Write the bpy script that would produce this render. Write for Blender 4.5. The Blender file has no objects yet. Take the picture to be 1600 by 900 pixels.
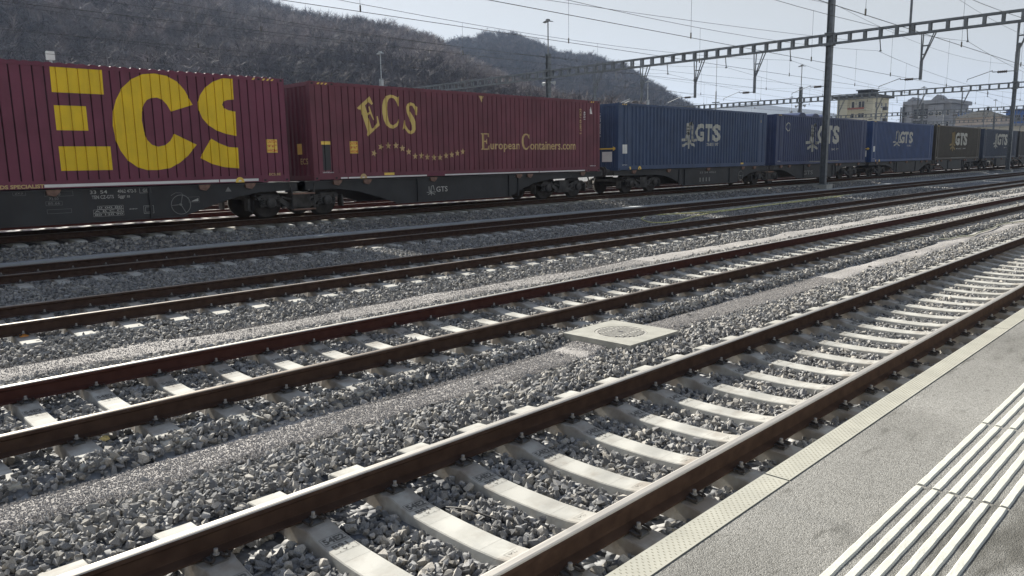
import bpy, bmesh, math, random
import numpy as np
from mathutils import Vector, Matrix
R = math.radians
rng = np.random.default_rng(7)
random.seed(7)
S = bpy.context.scene
C = S.collection

# ------------------------------------------------------------------ camera
CAM_H, PITCH, ROLL, YAW, FPX = 1.9412, 0.1648, -0.0173, 0.7814, 1184.3
fw = Vector((math.cos(YAW)*math.cos(PITCH), math.sin(YAW)*math.cos(PITCH), -math.sin(PITCH)))
rt = fw.cross(Vector((0, 0, 1))).normalized(); up = rt.cross(fw)
r2 = math.cos(ROLL)*rt + math.sin(ROLL)*up; u2 = -math.sin(ROLL)*rt + math.cos(ROLL)*up
cam = bpy.data.objects.new('camera', bpy.data.cameras.new('camera')); C.objects.link(cam)
M = Matrix((r2, u2, -fw)).transposed().to_4x4(); M.translation = Vector((0, 0, CAM_H))
cam.matrix_world = M
cam.data.sensor_fit = 'HORIZONTAL'; cam.data.sensor_width = 36.0; cam.data.lens = 36*FPX/1600
cam.data.clip_start = 0.05; cam.data.clip_end = 20000
S.camera = cam
def pix(x, y, z):
    d = Vector((x, y, z-CAM_H)); k = d.dot(fw)
    if k <= 0.05: return (-9999, -9999)
    return 800+FPX*d.dot(r2)/k, 450-FPX*d.dot(u2)/k

# ------------------------------------------------------------------ world, sun, exposure
SUN_EL, SUN_AZ = R(29.7), R(3.5)          # azimuth clockwise from +Y
w = bpy.data.worlds.new('World'); S.world = w; w.use_nodes = True
nt = w.node_tree; nt.nodes.clear()
wo = nt.nodes.new('ShaderNodeOutputWorld'); bg = nt.nodes.new('ShaderNodeBackground')
sk = nt.nodes.new('ShaderNodeTexSky'); sk.sky_type = 'NISHITA'; sk.sun_disc = False
sk.sun_elevation = SUN_EL; sk.sun_rotation = SUN_AZ; sk.altitude = 300
sk.air_density = 1.0; sk.dust_density = 2.2; sk.ozone_density = 1.6
hs = nt.nodes.new('ShaderNodeHueSaturation'); hs.inputs['Saturation'].default_value = 1.05
mixv = nt.nodes.new('ShaderNodeMix'); mixv.data_type = 'RGBA'; mixv.inputs[0].default_value = 0.8
mixv.inputs[7].default_value = (4.45, 4.4, 4.05, 1)       # thin high cloud veil
nt.links.new(sk.outputs[0], hs.inputs['Color']); nt.links.new(hs.outputs[0], mixv.inputs[6])
tcw = nt.nodes.new('ShaderNodeTexCoord'); sxw = nt.nodes.new('ShaderNodeSeparateXYZ'); mrw = nt.nodes.new('ShaderNodeMapRange')
nt.links.new(tcw.outputs['Generated'], sxw.inputs[0]); nt.links.new(sxw.outputs['Z'], mrw.inputs[0])
mrw.inputs[1].default_value = .3; mrw.inputs[2].default_value = .8; mrw.inputs[3].default_value = .88; mrw.inputs[4].default_value = .15   # the veil thins towards the zenith
nt.links.new(mrw.outputs[0], mixv.inputs[0])
nt.links.new(mixv.outputs[2], bg.inputs['Color']); bg.inputs['Strength'].default_value = 0.06
nt.links.new(bg.outputs[0], wo.inputs[0])
sl = bpy.data.lights.new('sun', 'SUN'); sl.energy = 5.0; sl.angle = R(0.55); sl.color = (1.0, 0.945, 0.835)
so = bpy.data.objects.new('sun', sl); C.objects.link(so)
sd = Vector((math.sin(SUN_AZ)*math.cos(SUN_EL), math.cos(SUN_AZ)*math.cos(SUN_EL), math.sin(SUN_EL)))
so.rotation_euler = sd.to_track_quat('Z', 'Y').to_euler(); so.location = (0, 0, 60)
S.view_settings.view_transform = 'Standard'; S.view_settings.look = 'None'
S.view_settings.gamma = 1; S.view_settings.exposure = 1.2; S.view_settings.use_curve_mapping = False
S.render.engine = 'CYCLES'
S.cycles.max_bounces = 5; S.cycles.volume_bounces = 0; S.cycles.transparent_max_bounces = 4

# ------------------------------------------------------------------ materials
def mat(name, col, rough=0.7, metal=0.0, var=0.25, scale=3.0, bump=0.0, bscale=40.0, col2=None, detail=6, rnd=0.0, spec=0.4, stretch=None, streak=0.0, streak_col=(0.02, 0.015, 0.012)):
    m = bpy.data.materials.new(name); m.use_nodes = True
    n = m.node_tree; b = n.nodes['Principled BSDF']
    b.inputs['Roughness'].default_value = rough; b.inputs['Metallic'].default_value = metal
    b.inputs['Specular IOR Level'].default_value = spec
    tc = n.nodes.new('ShaderNodeTexCoord'); src = tc.outputs['Object']
    if stretch:
        mp = n.nodes.new('ShaderNodeMapping'); mp.inputs['Scale'].default_value = stretch
        n.links.new(src, mp.inputs[0]); src = mp.outputs[0]
    ns = n.nodes.new('ShaderNodeTexNoise'); ns.inputs['Scale'].default_value = scale; ns.inputs['Detail'].default_value = detail
    n.links.new(src, ns.inputs['Vector'])
    mx = n.nodes.new('ShaderNodeMix'); mx.data_type = 'RGBA'
    rp = n.nodes.new('ShaderNodeMapRange'); rp.inputs[1].default_value = 0.35; rp.inputs[2].default_value = 0.65
    n.links.new(ns.outputs['Fac'], rp.inputs[0]); n.links.new(rp.outputs[0], mx.inputs[0])
    c2 = col2 or tuple(c*(1+var) for c in col); c1 = col if col2 else tuple(c*(1-var) for c in col)
    mx.inputs[6].default_value = (*c1, 1); mx.inputs[7].default_value = (*c2, 1)
    out = mx.outputs[2]
    if rnd:
        oi = n.nodes.new('ShaderNodeObjectInfo'); hsv = n.nodes.new('ShaderNodeHueSaturation')
        r = n.nodes.new('ShaderNodeMapRange'); r.inputs[3].default_value = 1-rnd; r.inputs[4].default_value = 1+rnd
        n.links.new(oi.outputs['Random'], r.inputs[0]); n.links.new(r.outputs[0], hsv.inputs['Value'])
        n.links.new(out, hsv.inputs['Color']); out = hsv.outputs[0]
    if streak:
        mp = n.nodes.new('ShaderNodeMapping'); mp.inputs['Scale'].default_value = (5, 5, 0.5)
        n.links.new(tc.outputs['Object'], mp.inputs[0])
        n2 = n.nodes.new('ShaderNodeTexNoise'); n2.inputs['Scale'].default_value = 1.5; n2.inputs['Detail'].default_value = 8
        n.links.new(mp.outputs[0], n2.inputs['Vector'])
        r = n.nodes.new('ShaderNodeMapRange'); r.inputs[1].default_value = 0.5; r.inputs[2].default_value = 0.75; r.inputs[4].default_value = streak
        n.links.new(n2.outputs['Fac'], r.inputs[0])
        m2 = n.nodes.new('ShaderNodeMix'); m2.data_type = 'RGBA'; m2.inputs[7].default_value = (*streak_col, 1)
        n.links.new(r.outputs[0], m2.inputs[0]); n.links.new(out, m2.inputs[6]); out = m2.outputs[2]
    n.links.new(out, b.inputs['Base Color'])
    if bump:
        nb = n.nodes.new('ShaderNodeTexNoise'); nb.inputs['Scale'].default_value = bscale; nb.inputs['Detail'].default_value = 4
        n.links.new(tc.outputs['Object'], nb.inputs['Vector'])
        bp = n.nodes.new('ShaderNodeBump'); bp.inputs['Strength'].default_value = 1.0; bp.inputs['Distance'].default_value = bump
        n.links.new(nb.outputs['Fac'], bp.inputs['Height']); n.links.new(bp.outputs[0], b.inputs['Normal'])
    return m

def gravel_mat(name, cols, vscale, bump, spec=0.3):
    """loose stone surface: voronoi cells with a tone per cell and real bump"""
    m = bpy.data.materials.new(name); m.use_nodes = True
    n = m.node_tree; b = n.nodes['Principled BSDF']; b.inputs['Roughness'].default_value = 0.9
    b.inputs['Specular IOR Level'].default_value = spec
    tc = n.nodes.new('ShaderNodeTexCoord')
    v = n.nodes.new('ShaderNodeTexVoronoi'); v.inputs['Scale'].default_value = vscale
    n.links.new(tc.outputs['Object'], v.inputs['Vector'])
    bw = n.nodes.new('ShaderNodeSeparateColor'); n.links.new(v.outputs['Color'], bw.inputs[0])
    cr = n.nodes.new('ShaderNodeValToRGB'); e = cr.color_ramp.elements
    e[0].color = (*cols[0], 1); e[1].color = (*cols[-1], 1)
    for i, c in enumerate(cols[1:-1]):
        q = e.new((i+1)/(len(cols)-1)); q.color = (*c, 1)
    n.links.new(bw.outputs[0], cr.inputs[0])
    ns = n.nodes.new('ShaderNodeTexNoise'); ns.inputs['Scale'].default_value = 0.7; ns.inputs['Detail'].default_value = 5
    n.links.new(tc.outputs['Object'], ns.inputs['Vector'])
    h = n.nodes.new('ShaderNodeHueSaturation'); r = n.nodes.new('ShaderNodeMapRange')
    r.inputs[1].default_value = .3; r.inputs[2].default_value = .7; r.inputs[3].default_value = 0.8; r.inputs[4].default_value = 1.2
    n.links.new(ns.outputs['Fac'], r.inputs[0]); n.links.new(r.outputs[0], h.inputs['Value']); n.links.new(cr.outputs[0], h.inputs['Color'])
    n.links.new(h.outputs[0], b.inputs['Base Color'])
    bp = n.nodes.new('ShaderNodeBump'); bp.inputs['Strength'].default_value = 1.0; bp.inputs['Distance'].default_value = bump
    bp.invert = True
    n.links.new(v.outputs['Distance'], bp.inputs['Height']); n.links.new(bp.outputs[0], b.inputs['Normal'])
    return m

MT = {}
MT['stone'] = mat('ballast_stone', (0.22, 0.219, 0.218), 0.85, var=0.3, scale=25, rnd=0.5, bump=0.002, bscale=60)
MT['stone_warm'] = mat('ballast_stone_warm', (0.30, 0.285, 0.26), 0.85, var=0.3, scale=20, rnd=0.35)
MT['pebble'] = mat('pebble', (0.34, 0.325, 0.315), 0.95, var=0.1, scale=20, rnd=0.15, spec=0.05)
MT['bed'] = gravel_mat('ballast_bed', [(0.05, 0.053, 0.06), (0.15, 0.156, 0.168), (0.25, 0.256, 0.265), (0.40, 0.395, 0.385)], 15, 0.07)
MT['path'] = gravel_mat('fine_gravel', [(0.24, 0.228, 0.22), (0.34, 0.325, 0.315), (0.42, 0.405, 0.39)], 75, 0.010)
MT['sleeper'] = mat('sleeper_concrete', (0.41, 0.407, 0.38), 0.8, var=0.13, scale=5, bump=0.0012, bscale=90, rnd=0.07, spec=0.25, streak=0.25, streak_col=(0.3, 0.28, 0.24))
MT['mark'] = mat('moulding_recess_shade', (0.13, 0.125, 0.115), 0.9, var=0.2)  # darker concrete colour stands for shade in the moulded lines
MT['rail'] = mat('rail_rust', (0.046, 0.028, 0.022), 0.92, scale=9, bump=0.0006, bscale=200, col2=(0.072, 0.045, 0.034), spec=0.12, detail=10)
MT['rail_red'] = mat('rail_red_rust', (0.058, 0.024, 0.02), 0.92, scale=9, col2=(0.078, 0.034, 0.027), spec=0.12, detail=10)
MT['railtop'] = mat('rail_head_polished', (0.44, 0.42, 0.39), 0.55, metal=0.6, var=0.1, scale=8, stretch=(0.3, 8, 1))
MT['railtop_dull'] = mat('rail_head_worn', (0.20, 0.17, 0.145), 0.55, metal=0.4, var=0.25, scale=8, stretch=(0.3, 8, 1))
MT['clip'] = mat('clip_steel', (0.045, 0.036, 0.03), 0.6, metal=0.3, var=0.3, scale=30)
MT['bolt'] = mat('bolt_grey', (0.3, 0.29, 0.28), 0.6, metal=0.3, var=0.3, scale=30)
MT['orange'] = mat('orange_guide', (0.55, 0.22, 0.04), 0.6, var=0.2)
MT['plate'] = mat('guide_plate', (0.07, 0.07, 0.072), 0.6, var=0.2)
MT['asphalt'] = gravel_mat('platform_asphalt', [(0.12, 0.117, 0.108), (0.245, 0.242, 0.228), (0.32, 0.316, 0.298)], 230, 0.0025)
MT['white'] = mat('tactile_white', (0.55, 0.55, 0.49), 0.6, var=0.07, scale=9, bump=0.002, bscale=60, streak=0.2, streak_col=(0.5, 0.49, 0.44))
MT['edge'] = mat('edge_cream', (0.38, 0.375, 0.325), 0.65, var=0.07, scale=8, bump=0.0006, bscale=60, spec=0.2)
MT['nub'] = mat('edge_nub', (0.27, 0.255, 0.20), 0.7, var=0.1)
MT['conc'] = mat('concrete', (0.38, 0.38, 0.36), 0.85, var=0.15, scale=2, bump=0.002, bscale=50, streak=0.3, streak_col=(0.2, 0.2, 0.19))
MT['conc_warm'] = mat('manhole_concrete', (0.32, 0.317, 0.285), 0.85, var=0.12, scale=5, bump=0.002, bscale=70)
MT['grate'] = mat('cast_iron', (0.36, 0.35, 0.32), 0.7, metal=0.1, var=0.2, scale=20)
MT['trough'] = mat('trough_lid', (0.36, 0.38, 0.40), 0.8, var=0.12, scale=1.5, bump=0.001)
MT['steel'] = mat('galvanised_steel', (0.15, 0.165, 0.18), 0.5, metal=0.35, var=0.2, scale=4)
MT['steel_pale'] = mat('galvanised_steel_pale', (0.42, 0.44, 0.46), 0.5, metal=0.4, var=0.15, scale=4)
MT['wire'] = mat('copper_wire', (0.05, 0.05, 0.048), 0.5, metal=0.3, var=0.1)
MT['insul'] = mat('insulator_brown', (0.04, 0.03, 0.028), 0.3, var=0.1)
MT['maroon'] = mat('maroon_paint', (0.165, 0.037, 0.070), 0.5, var=0.13, scale=1.3, streak=0.18, rnd=0.0)
MT['maroon2'] = mat('maroon_paint_faded', (0.158, 0.044, 0.064), 0.55, var=0.15, scale=1.1, streak=0.22)
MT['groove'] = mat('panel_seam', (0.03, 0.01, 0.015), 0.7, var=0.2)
MT['yellow'] = mat('yellow_vinyl', (0.80, 0.55, 0.015), 0.5, var=0.06, scale=2, streak=0.25, streak_col=(0.4, 0.26, 0.02))
MT['cream'] = mat('cream_yellow_vinyl', (0.66, 0.5, 0.16), 0.5, var=0.06, scale=2)
MT['gold'] = mat('pale_gold_vinyl', (0.58, 0.42, 0.19), 0.5, var=0.06, scale=2)
MT['sticker'] = mat('sticker_yellow', (0.85, 0.6, 0.12), 0.5, var=0.05)
MT['red'] = mat('sticker_red', (0.6, 0.06, 0.04), 0.5, var=0.05)
MT['wsticker'] = mat('sticker_white', (0.75, 0.75, 0.74), 0.5, var=0.05)
MT['blue'] = mat('blue_paint', (0.042, 0.072, 0.15), 0.5, var=0.12, scale=1.3, streak=0.2)
MT['navy'] = mat('navy_paint', (0.042, 0.060, 0.135), 0.5, var=0.12, scale=1.3, streak=0.2)
MT['royal'] = mat('royal_blue_paint', (0.035, 0.07, 0.18), 0.5, var=0.12, scale=1.3, streak=0.2)
MT['olive'] = mat('dark_olive_paint', (0.052, 0.044, 0.033), 0.55, var=0.15, scale=1.3, streak=0.2)
MT['slate'] = mat('slate_blue_paint', (0.045, 0.06, 0.095), 0.55, var=0.15, scale=1.3, streak=0.2)
MT['grey'] = mat('dark_grey_paint', (0.045, 0.045, 0.048), 0.55, var=0.15, scale=1.3, streak=0.2)
MT['gts'] = mat('pale_grey_vinyl', (0.46, 0.46, 0.42), 0.5, var=0.06, scale=2)
MT['gtsgold'] = mat('brown_gold_vinyl', (0.30, 0.22, 0.09), 0.5, var=0.06, scale=2)
MT['wagon'] = mat('wagon_grey', (0.036, 0.037, 0.040), 0.6, var=0.2, scale=1.5, streak=0.35, streak_col=(0.05, 0.04, 0.035))
MT['bogie'] = mat('bogie_grime', (0.065, 0.062, 0.06), 0.8, var=0.35, scale=5)
MT['wheel'] = mat('wheel_steel', (0.035, 0.03, 0.028), 0.6, metal=0.2, var=0.3, scale=4)
MT['rust'] = mat('bracket_rust', (0.20, 0.12, 0.09), 0.7, var=0.25, scale=10)
MT['wtext'] = mat('wagon_lettering', (0.45, 0.45, 0.42), 0.6, var=0.12, scale=10)
MT['dim'] = mat('faded_lettering', (0.22, 0.22, 0.21), 0.6, var=0.12, scale=10)
MT['hose'] = mat('hose_yellow', (0.55, 0.53, 0.25), 0.6, var=0.1)
MT['hose2'] = mat('hose_pale', (0.50, 0.50, 0.38), 0.6, var=0.1)
MT['black'] = mat('rubber_and_hole_black', (0.015, 0.015, 0.016), 0.5, var=0.1)
MT['ground'] = mat('ground_soil', (0.16, 0.15, 0.13), 0.9, var=0.3, scale=0.05)
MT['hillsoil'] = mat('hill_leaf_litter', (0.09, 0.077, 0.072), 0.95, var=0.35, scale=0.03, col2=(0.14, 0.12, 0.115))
MT['hilldark'] = mat('hill_dark_soil', (0.03, 0.03, 0.034), 0.95, var=0.35, scale=0.03)  # dark soil tone for the farther hill
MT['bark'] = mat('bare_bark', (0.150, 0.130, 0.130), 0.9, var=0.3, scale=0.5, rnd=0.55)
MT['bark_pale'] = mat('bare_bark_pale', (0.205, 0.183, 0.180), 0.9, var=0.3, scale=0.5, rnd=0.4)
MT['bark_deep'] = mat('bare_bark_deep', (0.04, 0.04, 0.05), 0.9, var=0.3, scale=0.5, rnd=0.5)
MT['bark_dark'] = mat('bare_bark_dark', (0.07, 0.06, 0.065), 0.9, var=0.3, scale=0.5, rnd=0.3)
MT['evergreen'] = mat('evergreen', (0.03, 0.045, 0.028), 0.9, var=0.3, scale=0.5, rnd=0.3)
MT['farhill'] = mat('far_hill', (0.06, 0.07, 0.075), 0.95, var=0.3, scale=0.004)
MT['bl_yel'] = mat('render_yellow', (0.50, 0.48, 0.38), 0.85, var=0.06, scale=0.3)
MT['bl_pale'] = mat('render_pale', (0.52, 0.49, 0.42), 0.85, var=0.06, scale=0.3)
MT['bl_grey'] = mat('facade_grey', (0.25, 0.26, 0.285), 0.7, var=0.1, scale=0.3)
MT['bl_dark'] = mat('facade_dark', (0.05, 0.053, 0.06), 0.6, var=0.1, scale=0.3)
MT['bl_pink'] = mat('render_pinkish', (0.42, 0.36, 0.32), 0.85, var=0.08, scale=0.3)
MT['roof'] = mat('roof_tile', (0.03, 0.03, 0.028), 0.85, var=0.15, scale=0.6)
MT['glass'] = mat('window_glass', (0.02, 0.022, 0.026), 0.15, var=0.1, spec=0.6)
MT['bl_red'] = mat('balcony_red', (0.28, 0.09, 0.06), 0.8, var=0.1)
MT['bl_blue'] = mat('facade_blue', (0.05, 0.13, 0.38), 0.7, var=0.1)
MT['sail'] = mat('lamp_grey', (0.2, 0.21, 0.22), 0.5, metal=0.3, var=0.1)

def stain(m, spots, col):
    n = m.node_tree; b = n.nodes['Principled BSDF']; src = b.inputs['Base Color'].links[0].from_socket
    tc = n.nodes.new('ShaderNodeTexCoord'); ns = n.nodes.new('ShaderNodeTexNoise'); ns.inputs['Scale'].default_value = 9; ns.inputs['Detail'].default_value = 10
    mp = n.nodes.new('ShaderNodeMapping'); mp.inputs['Scale'].default_value = (.5, 1.6, 1); n.links.new(tc.outputs['Object'], mp.inputs[0]); n.links.new(mp.outputs[0], ns.inputs['Vector'])
    for (x, y, rad, amt) in spots:
        d = n.nodes.new('ShaderNodeVectorMath'); d.operation = 'DISTANCE'; d.inputs[1].default_value = (x, y, .53); n.links.new(tc.outputs['Object'], d.inputs[0])
        r = n.nodes.new('ShaderNodeMapRange'); r.inputs[1].default_value = 0; r.inputs[2].default_value = rad; r.inputs[3].default_value = .62; r.inputs[4].default_value = 0
        n.links.new(d.outputs['Value'], r.inputs[0])
        a = n.nodes.new('ShaderNodeMath'); a.operation = 'ADD'; n.links.new(r.outputs[0], a.inputs[0]); n.links.new(ns.outputs['Fac'], a.inputs[1])
        q = n.nodes.new('ShaderNodeMapRange'); q.inputs[1].default_value = .62; q.inputs[2].default_value = 1.0; q.inputs[4].default_value = amt; n.links.new(a.outputs[0], q.inputs[0])
        mx = n.nodes.new('ShaderNodeMix'); mx.data_type = 'RGBA'; mx.inputs[7].default_value = (*col, 1)
        n.links.new(q.outputs[0], mx.inputs[0]); n.links.new(src, mx.inputs[6]); src = mx.outputs[2]
    n.links.new(src, b.inputs['Base Color'])
stain(MT['asphalt'], [(3.0, .62, .42, .75), (2.75, .80, .3, .5), (3.3, .45, .5, .6), (6.5, 1.0, .9, .3), (4.2, 1.25, .5, .25), (2.3, 1.2, .4, .2)], (0.07, 0.068, 0.06))

def raildust(m):
    n = m.node_tree; b = n.nodes['Principled BSDF']; src = b.inputs['Base Color'].links[0].from_socket
    tc = n.nodes.new('ShaderNodeTexCoord'); sp = n.nodes.new('ShaderNodeSeparateXYZ'); n.links.new(tc.outputs['Object'], sp.inputs[0])
    def mth(op, a, bb=None, v=None):
        q = n.nodes.new('ShaderNodeMath'); q.operation = op; n.links.new(a, q.inputs[0])
        if bb is not None: n.links.new(bb, q.inputs[1])
        if v is not None: q.inputs[1].default_value = v
        return q.outputs[0]
    d = mth('ABSOLUTE', mth('SUBTRACT', mth('ABSOLUTE', sp.outputs['Y']), v=.75))
    oi = n.nodes.new('ShaderNodeObjectInfo'); ad = n.nodes.new('ShaderNodeVectorMath'); ad.operation = 'ADD'; cx = n.nodes.new('ShaderNodeCombineXYZ')
    n.links.new(mth('MULTIPLY', oi.outputs['Random'], v=50.), cx.inputs[0]); n.links.new(tc.outputs['Object'], ad.inputs[0]); n.links.new(cx.outputs[0], ad.inputs[1])
    ns = n.nodes.new('ShaderNodeTexNoise'); ns.inputs['Scale'].default_value = 7; ns.inputs['Detail'].default_value = 8; n.links.new(ad.outputs[0], ns.inputs['Vector'])
    r = n.nodes.new('ShaderNodeMapRange'); r.inputs[1].default_value = .08; r.inputs[2].default_value = .5; r.inputs[3].default_value = .38; r.inputs[4].default_value = 0; n.links.new(d, r.inputs[0])
    q = n.nodes.new('ShaderNodeMapRange'); q.inputs[1].default_value = .52; q.inputs[2].default_value = .95; q.inputs[4].default_value = .7; n.links.new(mth('ADD', ns.outputs['Fac'], r.outputs[0]), q.inputs[0])
    mx = n.nodes.new('ShaderNodeMix'); mx.data_type = 'RGBA'; mx.inputs[7].default_value = (.16, .12, .09, 1)
    n.links.new(q.outputs[0], mx.inputs[0]); n.links.new(src, mx.inputs[6]); n.links.new(mx.outputs[2], b.inputs['Base Color'])
raildust(MT['sleeper'])

# ------------------------------------------------------------------ mesh helpers
class MB:
    def __init__(s): s.v = []; s.f = []; s.m = []
    def add(s, vs, fs, mi=0):
        o = len(s.v); s.v.extend([tuple(q) for q in vs])
        for f in fs: s.f.append(tuple(i+o for i in f)); s.m.append(mi)
        return s
    def box(s, x0, x1, y0, y1, z0, z1, mi=0):
        vs = [(x, y, z) for x in (x0, x1) for y in (y0, y1) for z in (z0, z1)]
        return s.add(vs, [(0, 1, 3, 2), (4, 6, 7, 5), (0, 4, 5, 1), (2, 3, 7, 6), (0, 2, 6, 4), (1, 5, 7, 3)], mi)
    def bar(s, a, b, r, n=6, mi=0, r1=None, flat=None):
        a = Vector(a); b = Vector(b); d = (b-a).normalized()
        t = Vector((0, 0, 1)) if abs(d.z) < .9 else Vector((1, 0, 0))
        p = d.cross(t).normalized(); q = d.cross(p); r1 = r if r1 is None else r1
        ring = []
        for c, rr in ((a, r), (b, r1)):
            for k in range(n):
                an = 2*math.pi*(k+.5)/n; ring.append(c+(p*math.cos(an)+q*math.sin(an))*rr)
        fs = [(k, (k+1) % n, n+(k+1) % n, n+k) for k in range(n)]
        fs += [tuple(range(n))[::-1], tuple(range(n, 2*n))]
        return s.add(ring, fs, mi)
    def beam(s, a, b, wx, wy, mi=0):   # square-section bar between points, widths along two perpendiculars
        a = Vector(a); b = Vector(b); d = (b-a).normalized()
        t = Vector((1, 0, 0)) if abs(d.x) < .9 else Vector((0, 0, 1))
        p = (t - d*t.dot(d)).normalized(); q = d.cross(p)
        vs = [c+p*i*wx/2+q*j*wy/2 for c in (a, b) for i, j in ((-1, -1), (1, -1), (1, 1), (-1, 1))]
        return s.add(vs, [(0, 1, 2, 3), (4, 7, 6, 5), (0, 4, 5, 1), (1, 5, 6, 2), (2, 6, 7, 3), (3, 7, 4, 0)], mi)
    def tube(s, pts, r, n=6, mi=0):
        for a, b in zip(pts, pts[1:]):
            if (Vector(a)-Vector(b)).length > 1e-6: s.bar(a, b, r, n, mi)
        return s
    def prism(s, poly, axis, a0, a1, mi=0, cap=None):
        """poly: 2D points; axis 'x': (y,z) extruded along x; 'y': (x,z); 'z': (x,y)"""
        n = len(poly)
        def P(p, a):
            return (a, p[0], p[1]) if axis == 'x' else (p[0], a, p[1]) if axis == 'y' else (p[0], p[1], a)
        vs = [P(p, a0) for p in poly]+[P(p, a1) for p in poly]
        fs = [(k, (k+1) % n, n+(k+1) % n, n+k) for k in range(n)]
        fs += [tuple(range(n))[::-1], tuple(range(n, 2*n))]
        return s.add(vs, fs, mi)
    def lathe(s, prof, c, n=20, axis='y', mi=0):
        vs = []
        for (r, h) in prof:
            for k in range(n):
                a = 2*math.pi*k/n
                if axis == 'y': vs.append((c[0]+r*math.cos(a), c[1]+h, c[2]+r*math.sin(a)))
                else: vs.append((c[0]+r*math.cos(a), c[1]+r*math.sin(a), c[2]+h))
        fs = []
        for j in range(len(prof)-1):
            for k in range(n): fs.append((j*n+k, j*n+(k+1) % n, (j+1)*n+(k+1) % n, (j+1)*n+k))
        fs += [tuple(range(n))[::-1], tuple(range((len(prof)-1)*n, len(prof)*n))]
        return s.add(vs, fs, mi)
    def mesh(s, name, mats, smooth=False):
        me = bpy.data.meshes.new(name); me.from_pydata(s.v, [], s.f)
        for q in (mats if isinstance(mats, (list, tuple)) else [mats]): me.materials.append(MT[q] if isinstance(q, str) else q)
        me.polygons.foreach_set('material_index', s.m)
        if smooth: me.polygons.foreach_set('use_smooth', [True]*len(s.f))
        bm = bmesh.new(); bm.from_mesh(me); bmesh.ops.recalc_face_normals(bm, faces=bm.faces); bm.to_mesh(me); bm.free()
        me.update(); return me
    def build(s, name, mats, parent=None, loc=(0, 0, 0), smooth=False):
        return link(name, s.mesh(name, mats, smooth), parent, loc)
def link(name, data, parent=None, loc=(0, 0, 0)):
    o = bpy.data.objects.new(name, data); C.objects.link(o); o.location = loc
    if parent: o.parent = parent
    return o
def tag(o, label=None, cat=None, group=None, kind=None):
    if label: o['label'] = label
    if cat: o['category'] = cat
    if group: o['group'] = group
    if kind: o['kind'] = kind
    return o
def thing(name, loc, label, cat, group=None, rz=0):
    o = bpy.data.objects.new(name, None); o.empty_display_size = 0.2; C.objects.link(o); o.location = loc; o.rotation_euler = (0, 0, rz)
    return tag(o, label, cat, group)
def copy_tree(o, parent=None):
    c = o.copy(); C.objects.link(c); c.parent = parent
    for ch in list(o.children): copy_tree(ch, c)
    return c
def text_mesh(txt, size, bold=0.0, sx=1.0, space=1.0):
    cu = bpy.data.curves.new('t', 'FONT'); cu.body = txt; cu.size = size; cu.offset = bold; cu.space_character = space
    cu.resolution_u = 3
    o = bpy.data.objects.new('t', cu); C.objects.link(o)
    dg = bpy.context.evaluated_depsgraph_get(); me = bpy.data.meshes.new_from_object(o.evaluated_get(dg))
    bpy.data.objects.remove(o); bpy.data.curves.remove(cu)
    for v in me.vertices: v.co.x *= sx
    return me
def poly_mesh(polys):
    cu = bpy.data.curves.new('p', 'CURVE'); cu.dimensions = '2D'; cu.fill_mode = 'FRONT'
    for pl in polys:
        sp = cu.splines.new('POLY'); sp.points.add(len(pl)-1); sp.use_cyclic_u = True
        for q, pt in zip(sp.points, pl): q.co = (pt[0], pt[1], 0, 1)
    o = bpy.data.objects.new('p', cu); C.objects.link(o)
    dg = bpy.context.evaluated_depsgraph_get(); me = bpy.data.meshes.new_from_object(o.evaluated_get(dg))
    bpy.data.objects.remove(o); bpy.data.curves.remove(cu)
    return me
def fit2d(me, x0, x1, z0, z1):
    xs = [v.co.x for v in me.vertices]; ys = [v.co.y for v in me.vertices]
    a, b, c, d = min(xs), max(xs), min(ys), max(ys)
    for v in me.vertices:
        v.co.x = x0+(v.co.x-a)/(b-a)*(x1-x0); v.co.y = z0+(v.co.y-c)/(d-c)*(z1-z0)
    return me
def ordinal(n):
    ones = ['', 'first', 'second', 'third', 'fourth', 'fifth', 'sixth', 'seventh', 'eighth', 'ninth', 'tenth', 'eleventh', 'twelfth', 'thirteenth', 'fourteenth', 'fifteenth', 'sixteenth', 'seventeenth', 'eighteenth', 'nineteenth']
    if n < 20: return ones[n]
    t = ['', '', 'twent', 'thirt', 'fort', 'fift', 'sixt', 'sevent', 'eight', 'ninet']
    if n < 100: return t[n//10]+'ieth' if n % 10 == 0 else t[n//10]+'y-'+ones[n % 10]
    return 'hundredth' if n == 100 else 'hundred-and-'+ordinal(n-100)

# ------------------------------------------------------------------ ground, ballast bed, paths
TR = dict(A=3.203, B=7.266, C=12.086, D=17.495, E=21.515, F=26.1, G=30.7, H=35.3)
TZ = dict(A=0, B=0, C=0, D=0, E=.43, F=.43, G=.43, H=.43)
PROF = [(1.40, -.25), (1.95, -.20), (2.2, -.235), (2.45, -.255), (3.9, -.255), (4.15, -.235), (4.47, -.235), (4.54, -.205), (4.70, -.20), (5.05, -.235), (5.27, -.29), (5.86, -.288), (5.94, -.235), (6.0, -.195), (6.13, -.188), (6.19, -.235), (6.5, -.24), (8.0, -.235), (8.34, -.225), (8.45, -.185), (8.7, -.18), (8.95, -.225), (9.25, -.28),
        (9.45, -.30), (10.05, -.30), (10.3, -.26), (10.72, -.235), (10.85, -.215), (10.98, -.215), (11.08, -.235), (12.9, -.225), (13.15, -.18), (13.5, -.20), (13.8, -.26), (14.7, -.27), (15.4, -.24), (16.1, -.235), (16.25, -.215), (16.38, -.215), (16.5, -.235), (18.3, -.22), (18.6, -.19), (19.1, -.10), (19.7, .12), (20.1, .18), (20.45, .19), (20.6, .19), (24, .2), (24.8, .215), (90, .215)]
PY = np.array([q[0] for q in PROF]); PZ = np.array([q[1] for q in PROF])
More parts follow.
